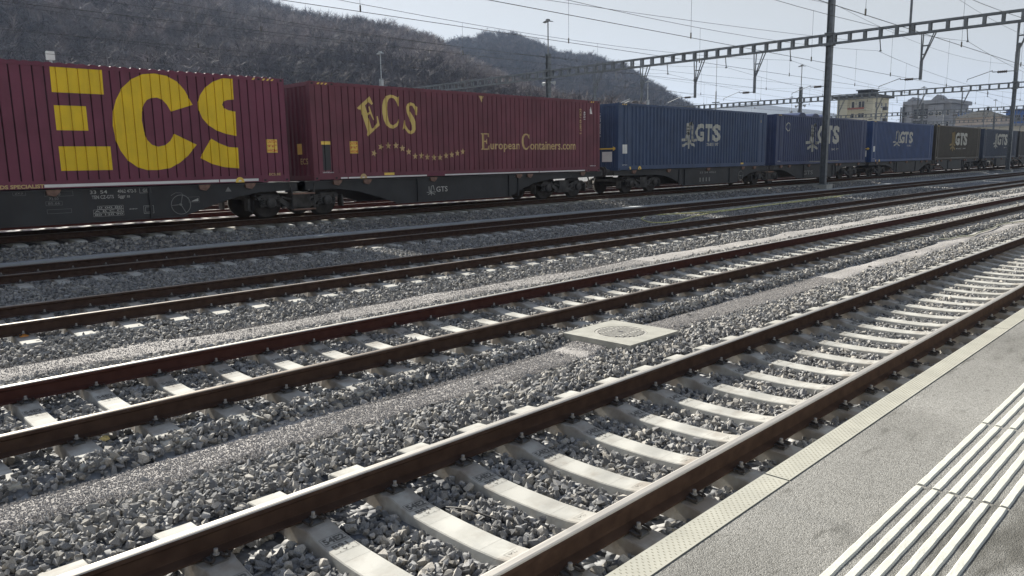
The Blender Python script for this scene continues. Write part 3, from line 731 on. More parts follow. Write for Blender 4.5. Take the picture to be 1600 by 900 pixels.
def container(x0, kind, paint, label, posts45=True, bumps=False, rib=.006):
    t = thing('shipping_container', (x0, TRY, ZB), label, 'container', 'shipping containers on the train')
    pw = .16; p45 = .762
    # frame
    f = MB(); h = CW/2
    for xa, xb in ((0, pw), (CL-pw, CL)):
        for s in (-1, 1):
            f.box(xa, xb, s*h if s < 0 else h-.16, -h+.16 if s < 0 else h, .12, CH-.12)
    for s in (-1, 1):
        y0, y1 = (-h, -h+.05) if s < 0 else (h-.05, h)
        f.box(pw+.003, CL-pw-.003, y0, y1, CH-.09, CH-.005); f.box(pw+.003, CL-pw-.003, y0, y1, .02, .20)
        f.box(p45-.10, p45+.10, y0-.001 if s < 0 else y0, y1 if s < 0 else y1+.001, .2, CH-.09)
        f.box(CL-p45-.10, CL-p45+.10, y0-.001 if s < 0 else y0, y1 if s < 0 else y1+.001, .2, CH-.09)
    for xa, xb in ((0.002, .06), (CL-.06, CL-.002)):
        f.box(xa, xb, -h+.163, h-.163, .0, .14); f.box(xa, xb, -h+.163, h-.163, CH-.12, CH-.01)
    f.box(.1, CL-.1, -h+.06, h-.06, .06, .14)
    f.build('frame', paint, t)
    # corrugated near and far sides
    spans = [(pw, p45-.10), (p45+.10, CL-p45-.10), (CL-p45+.10, CL-pw)]
    prall = []
    for s in (-1, 1):
        m = MB()
        for a, b in spans:
            pr = profile(kind, a, b)
            if s < 0: prall += pr
            for (xa, da), (xb, db) in zip(pr, pr[1:]):
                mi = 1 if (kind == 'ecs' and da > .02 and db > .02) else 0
                ya, yb = s*(h-da), s*(h-db)
                m.add([(xa, ya, .2), (xb, yb, .2), (xb, yb, CH-.09), (xa, ya, CH-.09)], [(0, 1, 2, 3)], mi)
        m.build('side_panel', [paint, 'groove'], t)
    # end walls, corrugated vertically
    for xe, sg in ((0.0, 1), (CL, -1)):
        m = MB(); n = 9; wdt = 2*(h-.165); pts = [(-h+.165, .02)]
        for i in range(n):
            c = -h+.165+wdt*(i+.5)/n; q = wdt/n
            pts += [(c-q*.38, .02), (c-q*.18, .055), (c+q*.18, .055), (c+q*.38, .02)]
        pts.append((h-.165, .02))
        for (ya, da), (yb, db) in zip(pts, pts[1:]):
            m.add([(xe+sg*da, ya, .14), (xe+sg*db, yb, .14), (xe+sg*db, yb, CH-.12), (xe+sg*da, ya, CH-.12)], [(0, 1, 2, 3)])
        m.build('end_wall', [paint], t)
    # roof with transverse corrugation reaching the edge
    m = MB(); pr = []; pitch = .235 if kind == 'ecs' else .278
    n = int((CL-.3)/pitch)
    pts = [(.1, CH-.002)]
    for i in range(n):
        c = .2+(i+.5)*(CL-.4)/n
        pts += [(c-.085, CH-.002), (c-.05, CH+rib), (c+.05, CH+rib), (c+.085, CH-.002)]
    pts.append((CL-.1, CH-.002))
    for (xa, za), (xb, zb) in zip(pts, pts[1:]):
        m.add([(xa, -h+.02, za), (xb, -h+.02, zb), (xb, h-.02, zb), (xa, h-.02, za)], [(0, 1, 2, 3)])
        m.add([(xa, -h+.02, za), (xb, -h+.02, zb), (xb, -h+.02, CH-.03), (xa, -h+.02, CH-.03)], [(0, 1, 2, 3)])
    if bumps:
        for xb in (3.4, 5.3, 6.9):
            m.prism([(xb-.55, CH-.03), (xb-.42, CH+.10), (xb-.2, CH+.17), (xb+.2, CH+.17), (xb+.42, CH+.10), (xb+.55, CH-.03)], 'y', -h+.02, h-.02)
    m.build('roof', [paint], t)
    # corner castings
    cm = MB(); cm.box(-.002, .18, -.002, .165, 0, .118); cm.box(.055, .125, -.004, .02, .035, .085, 1)  # black block stands for the dark inside of the casting hole
    cme = cm.mesh('corner_casting', [paint, 'black'])
    for xa in (0, CL-.178, p45-.09, CL-p45-.09):
        for z in (-.0, CH-.118):
            c = link('corner_casting', cme, t, (xa, -h-.002, z)); 
    for xa in (0, CL-.178):
        for z in (0, CH-.118):
            c = link('corner_casting', cme, t, (xa+.178, h+.002, z)); c.rotation_euler = (0, 0, math.pi)
    return t, sorted(prall)
def rect(x0, x1, z0, z1):
    me = bpy.data.meshes.new('r'); me.from_pydata([(x0, z0, 0), (x1, z0, 0), (x1, z1, 0), (x0, z1, 0)], [], [(0, 1, 2, 3)]); return me
def flatpart(t, me, name, mt, y=-.004):
    """flat item on the frame face of a container"""
    return conform(me, [(0, 0), (1, 0)], name, mt, t, flat=y+.003)
def haz(t, x, z=CH-.08, n=3, s=1):
    for i in range(n):
        me = bpy.data.meshes.new('h'); a = x+i*.13*s
        me.from_pydata([(a, z, 0), (a+.06, z, 0), (a+.11, z+.05, 0), (a+.05, z+.05, 0)], [], [(0, 1, 2, 3)])
        flatpart(t, me, 'hazard_stripe', 'sticker')

# --- container 1: maroon, giant yellow ECS
X1 = -2.4
c1, p1 = container(X1, 'ecs', 'maroon', 'maroon container with giant block yellow ECS letters, leftmost on the train', rib=.014)
E1 = [[[7.809, 2.815], [8.928, 2.815], [8.918, 2.231], [7.799, 2.231]], [[7.808, 1.937], [8.491, 1.937], [8.491, 1.365], [7.808, 1.365]], [[7.811, .994], [8.947, .994], [8.947, .424], [7.811, .424]]]
C1 = [[11.06, 2.071], [10.883, 2.431], [10.715, 2.634], [10.452, 2.768], [10.157, 2.808], [9.861, 2.77], [9.591, 2.637], [9.344, 2.408], [9.177, 2.112], [9.074, 1.791], [9.046, 1.501], [9.084, 1.153], [9.171, .889], [9.318, .652], [9.532, .482], [9.759, .405], [10.027, .4], [10.335, .443], [10.595, .576], [10.832, .761], [11.08, 1.043], [10.518, 1.318], [10.397, 1.133], [10.265, 1.028], [10.081, .991], [9.936, 1.039], [9.829, 1.159], [9.772, 1.367], [9.744, 1.635], [9.764, 1.843], [9.821, 2.022], [9.908, 2.144], [10.013, 2.196], [10.162, 2.215], [10.29, 2.173], [10.399, 2.045], [10.482, 1.878]]
S1 = [[[12.21, 2.832], [11.917, 2.801], [11.642, 2.69], [11.419, 2.522], [11.274, 2.328], [11.206, 2.139], [11.209, 1.953], [11.288, 1.737], [11.43, 1.564], [11.637, 1.429], [11.898, 1.337], [12.203, 1.282], [12.22, 1.937], [12.018, 1.968], [11.907, 2.022], [11.86, 2.103], [11.9, 2.187], [12.005, 2.236], [12.198, 2.257]], [[11.485, 1.204], [11.74, 1.065], [11.971, .982], [12.219, .969], [12.209, .404], [11.791, .444], [11.462, .533], [11.147, .696], [11.299, .949]]]
for nm_, pl in (('letter', E1), ('letter', [C1]), ('letter', S1)): conform(poly_mesh(pl), p1, nm_, 'yellow', c1)
conform(poly_mesh([[[6.3, 2.83], [6.72, 2.83], [6.5, 2.4]]]), p1, 'triangle_mark', 'yellow', c1)
def sticker(t, pr, x0, x1, z0, z1, mt='sticker', lines=3, tm='red', words=None):
    conform(rect(x0, x1, z0, z1), pr, 'sticker', mt, t)
    if words:
        hh = (z1-z0)/len(words)
        for i, wd in enumerate(words):
            me = fit2d(text_mesh(wd, .1, .001), x0+.05*(x1-x0), x1-.05*(x1-x0), z1-hh*(i+.8), z1-hh*(i+.2))
            o = conform(me, pr, 'sticker_text', tm, t); 
            for v in o.data.vertices: v.co.y -= .003
sticker(c1, p1, 13.08, 13.40, .83, 1.20, words=['CAUTION', '9\'6"', 'HIGH'])
flatpart(c1, fit2d(text_mesh('ECS.BE', .1, .002), 13.08, 13.44, .185, .255), 'lettering', 'gold', -.048+.04)
flatpart(c1, fit2d(text_mesh('ADS SPECIALIST', .1, .004), 6.43, 7.42, .035, .125), 'lettering', 'gold')
for a, b in ((7.42, 11.6), (11.63, 12.75)): flatpart(c1, rect(a, b, .045, .115), 'reflective_strip', 'wsticker')
def lifteye(t, x, mt='sticker'):
    pts = [(x+.13*math.cos(a), .02+.15*math.sin(a)) for a in np.linspace(0, math.pi, 9)]
    inn = [(x+.05*math.cos(a), .04+.05*math.sin(a)) for a in np.linspace(0, math.pi, 7)]
    flatpart(t, poly_mesh([pts, inn]), 'lift_eye_mark', mt, -.007)
lifteye(c1, 12.2)
haz(c1, 13.05); haz(c1, 12.75, n=1)
# --- container 2: faded maroon
X2 = 12.13
c2, p2 = container(X2, 'ecs', 'maroon2', 'faded maroon container with slanted serif ECS, arc of stars and European Containers.com')
E2 = [[1.633, 2.179], [1.698, 2.134], [1.766, 2.137], [1.986, 1.479], [1.962, 1.365], [1.994, 1.322], [2.461, 1.674], [2.399, 1.959], [2.356, 1.943], [2.369, 1.743], [2.2, 1.568], [2.148, 1.567], [2.031, 1.962], [2.114, 2.021], [2.216, 1.84], [2.257, 1.826], [2.1, 2.253], [2.064, 2.232], [2.097, 2.077], [2.011, 2.032], [1.935, 2.269], [2.072, 2.373], [2.189, 2.293], [2.237, 2.332], [2.124, 2.553]]
C2 = [[3.26, 2.612], [3.221, 2.567], [3.048, 2.631], [2.92, 2.639], [2.755, 2.588], [2.64, 2.454], [2.595, 2.295], [2.583, 2.065], [2.625, 1.85], [2.706, 1.693], [2.846, 1.595], [2.992, 1.577], [3.143, 1.644], [3.231, 1.764], [3.23, 1.881], [3.131, 1.761], [2.998, 1.685], [2.889, 1.712], [2.822, 1.812], [2.787, 1.985], [2.777, 2.187], [2.798, 2.389], [2.859, 2.507], [2.952, 2.554], [3.061, 2.53], [3.147, 2.433], [3.214, 2.296], [3.244, 2.291]]
S2 = [[4.01, 2.296], [3.978, 2.036], [3.939, 2.025], [3.889, 2.197], [3.799, 2.327], [3.724, 2.339], [3.683, 2.293], [3.684, 2.16], [3.839, 1.957], [3.927, 1.78], [3.93, 1.6], [3.835, 1.463], [3.705, 1.411], [3.584, 1.445], [3.476, 1.562], [3.441, 1.621], [3.362, 1.545], [3.434, 1.842], [3.472, 1.858], [3.484, 1.71], [3.59, 1.564], [3.683, 1.506], [3.75, 1.552], [3.757, 1.686], [3.681, 1.863], [3.56, 2.097], [3.542, 2.273], [3.593, 2.378], [3.728, 2.437], [3.861, 2.404], [3.953, 2.318]]
for pl in (E2, C2, S2): conform(poly_mesh([pl]), p2, 'letter', 'cream', c2)
for i, (x, z) in enumerate([[2.199, .798], [2.47, .995], [2.762, 1.03], [3.067, 1.04], [3.325, .951], [3.577, .84], [3.844, .694], [4.111, .708], [4.359, .666], [4.649, .642], [4.915, .646], [5.187, .701], [5.45, .731], [5.712, .784], [5.969, .834]]):
    a0 = .3 if i < 2 else 0
    pts = [(x+(.12 if q % 2 == 0 else .05)*math.sin(a0+q*math.pi/5), z+(.12 if q % 2 == 0 else .05)*math.cos(a0+q*math.pi/5)) for q in range(10)]
    conform(poly_mesh([pts]), p2, 'star', 'gold', c2)
# serif capitals E and C, smaller serif-like text
EU = [(0, 0), (0, .05), (.12, .09), (.12, .91), (0, .95), (0, 1), (1, 1), (1, .76), (.94, .76), (.80, .93), (.38, .93), (.38, .54), (.62, .55), (.68, .66), (.74, .66), (.74, .34), (.68, .34), (.62, .46), (.38, .47), (.38, .07), (.82, .07), (.96, .27), (1.02, .27), (1.0, 0)]
conform(poly_mesh([[(6.857+x*.40, .904+y*.585) for x, y in EU]]), p2, 'letter', 'gold', c2)
cxs = [q[0] for q in C2]; czs = [q[1] for q in C2]
conform(poly_mesh([[(8.968+(x-min(cxs))/(max(cxs)-min(cxs))*.43, .895+(z-min(czs))/(max(czs)-min(czs))*.61) for x, z in C2]]), p2, 'letter', 'gold', c2)
conform(fit2d(text_mesh('uropean', .3, .004), 7.318, 8.863, .82, 1.124), p2, 'lettering', 'gold', c2)
conform(fit2d(text_mesh('ontainers.com', .3, .004), 9.434, 12.147, .90, 1.215), p2, 'lettering', 'gold', c2)
sticker(c2, p2, 1.305, 1.60, .795, 1.165, words=['CAUTION', '9\'6"', 'HIGH'])
sticker(c2, p2, .30, .62, 1.06, 1.16)
conform(rect(.33, .60, .30, 1.055), p2, 'sticker', 'grey', c2)
conform(poly_mesh([[(6.80, 2.79), (7.03, 2.79), (6.93, 2.56)]]), p2, 'triangle_mark', 'gold', c2)
conform(poly_mesh([[(13.02, 2.36), (13.22, 2.36), (13.12, 2.66)]]), p2, 'triangle_mark', 'wsticker', c2)
for a, b in ((.92, 1.16), (1.2, 4.3), (5.1, 9.9), (9.93, 12.72)): flatpart(c2, rect(a, b, .03, .075), 'reflective_strip', 'wsticker')
flatpart(c2, rect(2.55, 2.95, .10, .18), 'sticker', 'sticker')
flatpart(c2, rect(4.35, 5.05, .055, .125), 'fork_pocket', 'maroon', -.012)
flatpart(c2, fit2d(text_mesh('UNIT45.com', .1, .002), .30, .68, .215, .255), 'lettering', 'wsticker', -.002)
flatpart(c2, fit2d(text_mesh('UNIT45.com', .1, .002), 13.05, 13.45, .215, .255), 'lettering', 'wsticker', -.002)
lifteye(c2, 1.75, 'gold'); haz(c2, .25); haz(c2, 13.1, n=2)
me = text_mesh('ECSU 451807 2', .16, .002)
for v in me.vertices: v.co = (12.40+(v.co.y), 2.55-v.co.x*1.0, 0)
conform(me, p2, 'lettering', 'gold', c2)
me = text_mesh('45G1', .16, .002)
for v in me.vertices: v.co = (12.66+(v.co.y), 2.45-v.co.x*1.0, 0)
conform(me, p2, 'lettering', 'wsticker', c2)

def end_flat(t, me, name, mt):
    """item on the end wall that faces the camera (-x face); me x-> -y, y-> z"""
    bm = bmesh.new(); bm.from_mesh(me)
    for v in bm.verts: v.co = (.012, -v.co.x, v.co.y)
    m2 = bpy.data.meshes.new(name); bm.to_mesh(m2); bm.free(); m2.materials.append(MT[mt]); bpy.data.meshes.remove(me)
    return link(name, m2, t)
end_flat(c2, poly_mesh([[(-.85, 2.3), (-.62, 2.3), (-.76, 2.58)]]), 'triangle_mark', 'wsticker')
end_flat(c2, rect(.35, .62, .78, 1.1), 'sticker', 'sticker')
end_flat(c2, fit2d(text_mesh('ECS', .2, .003), .50, .92, .48, .66), 'lettering', 'gold')

# --- GTS containers
def gts(t, pr, lx0, lx1, gx0, gx1, z0, z1, ez0, mt='gts', emt=None, sub=None):
    """G T S between gx0..gx1, emblem between lx0..lx1"""
    H = z1-z0; wd = gx1-gx0
    conform(fit2d(text_mesh('G', 1, .045), gx0, gx0+.355*wd, z0-.01*H, z1+.01*H), pr, 'letter', mt, t)
    conform(fit2d(text_mesh('T', 1, .05), gx0+.375*wd, gx0+.68*wd, z0, z1), pr, 'letter', mt, t)
    conform(fit2d(text_mesh('S', 1, .045), gx0+.69*wd, gx1, z0-.01*H, z1+.01*H), pr, 'letter', mt, t)
    W = lx1-lx0; E = z1-ez0; r = .052*E
    def q(u, v): return (lx0+u*W, ez0+v*E)
    strokes = [[(.38, .97), (.38, .62), (.44, .56), (.50, .62), (.53, .93), (.62, 1.0), (.72, .93), (.73, .35), (.98, .33)],
               [(.0, .32), (.32, .34), (.36, .52)], [(.50, .0), (.50, .52)], [(.10, .09), (.40, .20), (.45, .30)], [(.90, .09), (.60, .20), (.55, .30)]]
    m = MB()
    bmx = bmesh.new()
    for s_ in strokes:
        P_ = [Vector((*q(*p), 0)) for p in s_]
        if len(P_) > 4: P_ = smooth_path(P_, 3)
        for a, b in zip(P_, P_[1:]):
            d = (b-a); L = d.length
            if L < 1e-5: continue
            d /= L; nn = Vector((-d.y, d.x, 0))*r; a2 = a-d*r*.5; b2 = b+d*r*.5
            vv = [bmx.verts.new(p) for p in (a2-nn, b2-nn, b2+nn, a2+nn)]; bmx.faces.new(vv)
    me = bpy.data.meshes.new('e'); bmx.to_mesh(me); bmx.free()
    conform(me, pr, 'emblem', emt or mt, t)
    if sub: conform(fit2d(text_mesh('SINCE 1977', .2, .003), *sub), pr, 'lettering', mt, t)
specs = [(27.15, 'blue', 'blue container with white GTS logo right behind the two maroon ones'),
         (42.1, 'navy', 'dark navy container with large GTS logo partly hidden by the steel mast'),
         (57.0, 'royal', 'bright blue container with small white GTS logo, right of the tall mast'),
         (71.6, 'olive', 'dark olive brown container with gold and white GTS logo'),
         (86.8, 'slate', 'slate blue container with GTS logo just left of the far mast'),
         (101.7, 'grey', 'dark grey container at the far right end of the train')]
lab = [(5.09, 6.42, 6.34, 8.72, 1.30, 2.16, .973, (7.46, 8.6, 1.075, 1.235)), (4.1, 5.95, 5.75, 9.05, 1.26, 2.40, .79, (8.0, 9.0, .84, .97)), (4.35, 5.95, 5.75, 8.7, 1.36, 2.24, 1.05, (7.4, 8.4, 1.12, 1.24)),
       (4.1, 5.8, 5.6, 9.4, 1.25, 2.36, .77, (6.0, 9.0, .9, 1.0)), (3.9, 5.5, 5.3, 9.5, 1.32, 2.45, 1.0, (8.2, 9.3, 1.0, 1.12)), (3.9, 5.5, 5.3, 9.5, 1.32, 2.45, 1.0, None)]
cont = []
for i, ((x0, paint, lb), L) in enumerate(zip(specs, lab)):
    t, pr = container(x0, 'gts', paint, lb, bumps=(i == 1)); cont.append(t)
    gts(t, pr, *L[:7], mt='gts', emt='gtsgold' if i == 3 else None, sub=L[7])
    haz(t, .25)
    flatpart(t, fit2d(text_mesh('UNIT45.com', .1, .002), .28, .66, .215, .255), 'lettering', 'wsticker', -.002)
    if i in (1, 3, 4): flatpart(t, rect(4.6, 9.1, .14, .19), 'reflective_strip', 'dim')
    else: flatpart(t, rect(3.9, 4.9, .12, .17), 'fork_pocket', paint, -.012); 
    if i in (0, 2):
        sticker(t, pr, .33, .66, .73, 1.12, 'wsticker')
        flatpart(t, rect(.80, .94, .03, .15), 'sticker', 'sticker'); lifteye(t, 1.6, 'sticker')
        o = end_flat(t, rect(.35, .9, .38, .82), 'sticker', 'wsticker')
        end_flat(t, poly_mesh([[(-.55, .98), (.95, .98), (.95, 1.05), (1.15, .95), (.95, .85), (.95, .92), (-.55, .92)]]), 'arrow_mark', 'sticker')
        me = text_mesh('UNIT 790208 9', .17, .002)
        for v in me.vertices: v.co = (.15+v.co.y, 2.5-v.co.x*.95, 0)
        end_flat(t, me, 'lettering', 'wsticker')
    if i == 0:
        sticker(t, pr, 13.0, 13.1, 2.35, 2.5, 'sticker'); flatpart(t, rect(10.9, 11.2, .12, .2), 'sticker', 'sticker')
        m = MB(); m.tube([(.25, -1.2, CH+.01), (1.15, -1.0, CH+.22)], .02, 5); m.build('roof_bar', 'steel_pale', t)
    if i == 1:
        rr = [(1.55+.25*math.cos(a), 2.2+.27*math.sin(a)) for a in np.linspace(0, 6.28, 24, endpoint=False)]; ri = [(1.55+.2*math.cos(a), 2.2+.22*math.sin(a)) for a in np.linspace(0, 6.28, 24, endpoint=False)]
        conform(poly_mesh([rr, ri]), pr, 'emblem', 'gts', t)

# ------------------------------------------------------------------ wagons
ZR = TZ['E']
def half_frame(inner_left, L=13.72):
    """side sills of one wagon half; s measured from the jacobs end"""
    m = MB(); top = ZB-ZR-.012; thin = .80; deep = .245
    prof = [(-.55, top), (L+.25, top), (L+.25, thin+.04), (L-3.2, thin), (L-4.0, .70), (L-4.6, .52), (L-5.2, .30), (L-5.35, deep), (3.1, deep), (2.9, .30), (2.4, .46), (1.6, .68), (.9, .79), (-.55, thin)]
    m2 = []
    for s, z in prof: m2.append((s if inner_left else -s, z))
    for y0, y1 in ((-1.19, -1.16), (1.16, 1.19)):
        m.prism(m2, 'y', y0, y1)
    sg = 1 if inner_left else -1
    def bx(s0, s1, *a, mi=0):
        x0, x1 = sorted((sg*s0, sg*s1)); m.box(x0, x1, *a, mi=mi)
    for y in (-1, 1):
        ya, yb = sorted((y*1.165, y*1.245))
        bx(-.5, L+.2, ya, yb, top-.035, top-.002)        # top flange
        ya, yb = sorted((y*1.10, y*1.245))
        bx(3.0, L-5.3, ya, yb, deep-.02, deep+.005)      # bottom flange
        for s in (3.9, 8.25, 8.75, 9.2, 6.2):
            ya, yb = sorted((y*1.191, y*1.24)); 
            if s in (3.9, 8.25, 8.75): bx(s, s+.05, ya, yb, deep+.01, top-.04)   # ribs
    for s in (-.3, 1.5, 3.2, 6.0, 8.5, L-3.0, L-1.0, L+.1): bx(s, s+.14, -1.158, 1.158, thin+.05, top-.01)
    bx(-.3, L, -.25, .25, thin+.02, top-.02)
    return m
def wheel_mesh():
    m = MB(); m.lathe([(.10, -.09), (.10, -.06), (.16, -.05), (.38, -.035), (.455, -.05), (.46, .055), (.485, .06), (.485, .085), (.37, .08), (.15, .06), (.10, .08)], (0, 0, 0), 28, 'y'); return m.mesh('wheel', 'wheel', True)
WM = wheel_mesh()
def bogie_frame():
    m = MB()
    for s in (-1, 1):
        y0, y1 = sorted((s*.93, s*1.05))
        m.prism([(-1.35, .62), (-1.2, .70), (-.7, .68), (-.45, .50), (-.3, .40), (.3, .40), (.45, .50), (.7, .68), (1.2, .70), (1.35, .62), (1.3, .55), (.75, .55), (.5, .36), (.3, .25), (-.3, .25), (-.5, .36), (-.75, .55), (-1.3, .55)], 'y', y0, y1)
        m.box(-.28, .28, min(s*.86, s*1.1), max(s*.86, s*1.1), .36, .74)
        m.beam((-.6, s*1.07, .62), (.6, s*1.07, .30), .05, .05); m.beam((.6, s*1.07, .62), (-.6, s*1.07, .30), .05, .05)
        for q in (-1.55, 1.55): m.box(q-.03, q+.03, min(s*.7, s*.95), max(s*.7, s*.95), .25, .6)
    m.box(-.2, .2, -.93, .93, .45, .7); m.box(-1.35, -1.25, -.95, .95, .55, .66); m.box(1.25, 1.35, -.95, .95, .55, .66)
    for q in (-.45, .45): m.box(q-.04, q+.04, -.9, .9, .3, .38)
    return m.mesh('bogie_frame', 'bogie')
BF = bogie_frame()
def axlebox():
    m = MB(); m.lathe([(.15, 0), (.15, .10), (.11, .13), (.05, .135)], (0, 0, 0), 14, 'y')
    m.box(-.20, .20, -.12, .02, -.10, .10); m.box(-.30, -.2, -.1, 0, -.12, -.06); m.box(.2, .3, -.1, 0, -.12, -.06); return m.mesh('axle_box', 'bogie')
AX = axlebox()
def spring():
    m = MB(); pts = [(.065*math.cos(a), .065*math.sin(a), .22*a/(2*math.pi*4)) for a in np.linspace(0, 2*math.pi*4, 40)]
    m.tube(pts, .016, 5); return m.mesh('spring', 'bogie')
SPM = spring()
def bogie(t, x, ends=(False, False)):
    b = link('bogie', BF, t, (x, 0, 0))
    for ax in (-.93, .93):
        for s in (-1, 1):
            wo_ = link('wheel', WM, b, (ax, s*.7525, .458));
            if s > 0: wo_.rotation_euler = (0, 0, math.pi)
            wo_.rotation_euler[2] = 0 if s < 0 else math.pi
            a_ = link('axle_box', AX, b, (ax, s*1.0, .458)); a_.rotation_euler = (0, 0, math.pi if s < 0 else 0)
            for q in (-.25, .25): link('spring', SPM, b, (ax+q, s*1.0, .40))
        m = MB(); m.bar((ax, -.8, .458), (ax, .8, .458), .08, 10); m.build('axle', 'wheel', b)
def ladder(t, x):
    m = MB()
    for q in (-.36, .36): m.tube([(x+q*1.15, -1.24, 1.0), (x+q, -1.27, .78), (x+q, -1.27, .22)], .022, 5)
    for z in (.70, .24): m.box(x-.36, x+.36, -1.34, -1.20, z-.02, z+.02, 1)
    m.box(x-.30, x+.30, -1.16, -1.10, .3, .66, 0)
    m.build('step', ['bogie', 'rust'], t)
def wagon(x0, xg0, xg1, x1, label, near=False):
    t = thing('container_wagon', (0, TRY, ZR), label, 'wagon', 'articulated container wagons of the train')
    mid = (xg0+xg1)/2
    o = half_frame(False, xg0-x0).build('underframe', 'wagon', t, (xg0, 0, 0)); o = half_frame(True, x1-xg1).build('underframe', 'wagon', t, (xg1, 0, 0))
    bogie(t, mid); bogie(t, x0+2.15); bogie(t, x1-2.15)
    ladder(t, mid)
    br = MB(); 
    br.prism([(-.16, 0), (.16, 0), (.12, -.07), (.03, -.16), (-.14, -.12)], 'y', -1.27, -1.2)
    bme = br.mesh('container_bracket', 'rust')
    for xx in [x0+q for q in (1.2, 4.0, 7.6, 11.2, 12.5)]+[xg1+q for q in (.8, 1.9, 4.6, 8.8, 9.4, 12.6)]:
        link('container_bracket', bme, t, (xx, 0, ZB-ZR-.01))
    for xe, s in ((x0, -1), (x1, 1)):
        for y in (-.875, .875):
            m = MB(); a = xe+s*.2
            m.bar((a, y, .62+.4), (a+s*.35, y, .62+.4), .10, 12); m.bar((a+s*.35, y, 1.02), (a+s*.39, y, 1.02), .22, 16); m.build('buffer', 'bogie', t)
        m = MB(); m.tube([(xe+s*.2, 0, .98), (xe+s*.55, 0, .95)], .05, 6); m.tube([(xe+s*.3, -.3, .95), (xe+s*.5, -.3, .5), (xe+s*.62, -.28, .45)], .03, 6); m.build('coupling', 'bogie', t)
        m = MB(); m.box(xe+s*.15 if s > 0 else xe-.25, xe+.25 if s > 0 else xe-.15, -1.2, 1.2, .88, 1.04); m.build('headstock', 'bogie', t)
    return t
def wtext(t, txt, x0, x1, z0, z1, mt='wtext', y=-1.19, me=None):
    me = me or fit2d(text_mesh(txt, .2, .002), x0, x1, z0, z1)
    bm = bmesh.new(); bm.from_mesh(me)
    for v in bm.verts: v.co = (v.co.x, y-.004, v.co.y)
    m2 = bpy.data.meshes.new('lettering'); bm.to_mesh(m2); bm.free(); m2.materials.append(MT[mt])
    return link('lettering', m2, t)
W1 = wagon(-2.4, 11.3, 12.13, 25.85, 'dark grey articulated wagon under the two maroon containers')
W2 = wagon(27.15, 40.87, 42.1, 55.8, 'dark grey articulated wagon under the first two blue containers')
W3 = wagon(57.0, 70.72, 71.6, 85.3, 'dark articulated wagon under the bright blue and olive containers')
W4 = wagon(86.8, 100.5, 101.7, 115.4, 'dark articulated wagon farthest along the train, under slate and grey containers')
dz = -ZR
wtext(W1, '33', 5.99, 6.13, 1.345+dz, 1.43+dz); wtext(W1, '54', 6.22, 6.38, 1.345+dz, 1.43+dz)
wtext(W1, '4962 472-5', 6.62, 7.06, 1.345+dz, 1.43+dz)
wtext(W1, 'TEN CZ-GTS', 6.02, 6.52, 1.22+dz, 1.305+dz); wtext(W1, 'Sggr ss', 6.62, 6.9, 1.20+dz, 1.305+dz)
wtext(W1, 'GE', 7.22, 7.34, 1.35+dz, 1.43+dz); wtext(W1, '', 0, 0, 0, 0, me=frame2d(7.14, 7.42, 1.32+dz, 1.46+dz, .008))
# data grid
for i, (a, b) in enumerate(((6.02, 6.72), (6.02, 6.72), (6.12, 6.72))):
    z = .79+i*.085+dz
    wtext(W1, '', 0, 0, 0, 0, me=frame2d(a, b, z, z+.085, .006), mt='wtext')
    wtext(W1, ['80 120 90', 'A B C D', '0 00 00'][i], a+.03, b-.03, z+.02, z+.065, 'wtext')
wtext(W1, '***', 6.85, 7.05, .92+dz, .95+dz)
wtext(W1, '', 0, 0, 0, 0, me=frame2d(7.2, 7.45, .80+dz, 1.0+dz, .008)); wtext(W1, '', 0, 0, 0, 0, me=frame2d(7.24, 7.36, .83+dz, .97+dz, .008))
wtext(W1, '27.30', 5.05, 5.35, 1.34+dz, 1.42+dz, 'dim'); wtext(W1, '', 0, 0, 0, 0, me=frame2d(5.02, 5.62, 1.32+dz, 1.44+dz, .006), mt='dim')
wtext(W1, '72.50', 5.1, 5.3, 1.235+dz, 1.30+dz, 'dim'); wtext(W1, '85.66', 5.07, 5.32, 1.13+dz, 1.19+dz, 'dim'); wtext(W1, '', 0, 0, 0, 0, me=frame2d(5.02, 5.37, 1.11+dz, 1.21+dz, .006), mt='dim')
wtext(W1, '', 0, 0, 0, 0, me=frame2d(5.03, 5.55, .92+dz, 1.02+dz, .006), mt='dim'); wtext(W1, '2x3', 4.42, 4.58, 1.40+dz, 1.46+dz, 'dim'); wtext(W1, '', 0, 0, 0, 0, me=frame2d(4.38, 4.64, 1.37+dz, 1.49-.03+dz, .006), mt='dim')
# hand wheel
m = MB(); cx, cz, rr_ = 8.13, .985+dz, .25
ring = [(cx+rr_*math.cos(a), -1.25, cz+rr_*math.sin(a)) for a in np.linspace(0, 2*math.pi, 29)]
m.tube(ring, .010, 5)
for a in (1.35, 3.2, 5.2): m.tube([(cx, -1.24, cz), (cx+rr_*math.cos(a), -1.25, cz+rr_*math.sin(a))], .009, 5)
m.bar((cx, -1.25, cz), (cx, -1.15, cz), .03, 8)
m.tube([(cx-.22, -1.195, cz+.24), (cx-.1, -1.195, cz+.31), (cx+.05, -1.195, cz+.30), (cx+.1, -1.195, cz+.25)], .006, 4)
m.build('brake_wheel', 'dim', W1)
wtext(W1, '', 0, 0, 0, 0, me=poly_mesh([[(8.42, 1.05+dz), (8.62, 1.05+dz), (8.62, 1.13+dz)]])); wtext(W1, '', 0, 0, 0, 0, me=frame2d(8.36, 8.65, 1.02+dz, 1.17+dz, .005), mt='dim')
wtext(W1, '', 0, 0, 0, 0, me=poly_mesh([[(9.38, 1.27+dz), (9.56, 1.27+dz), (9.47, 1.40+dz)]]), mt='dim')
wtext(W1, 'GTS', 16.87, 17.38, .97+dz, 1.15+dz)
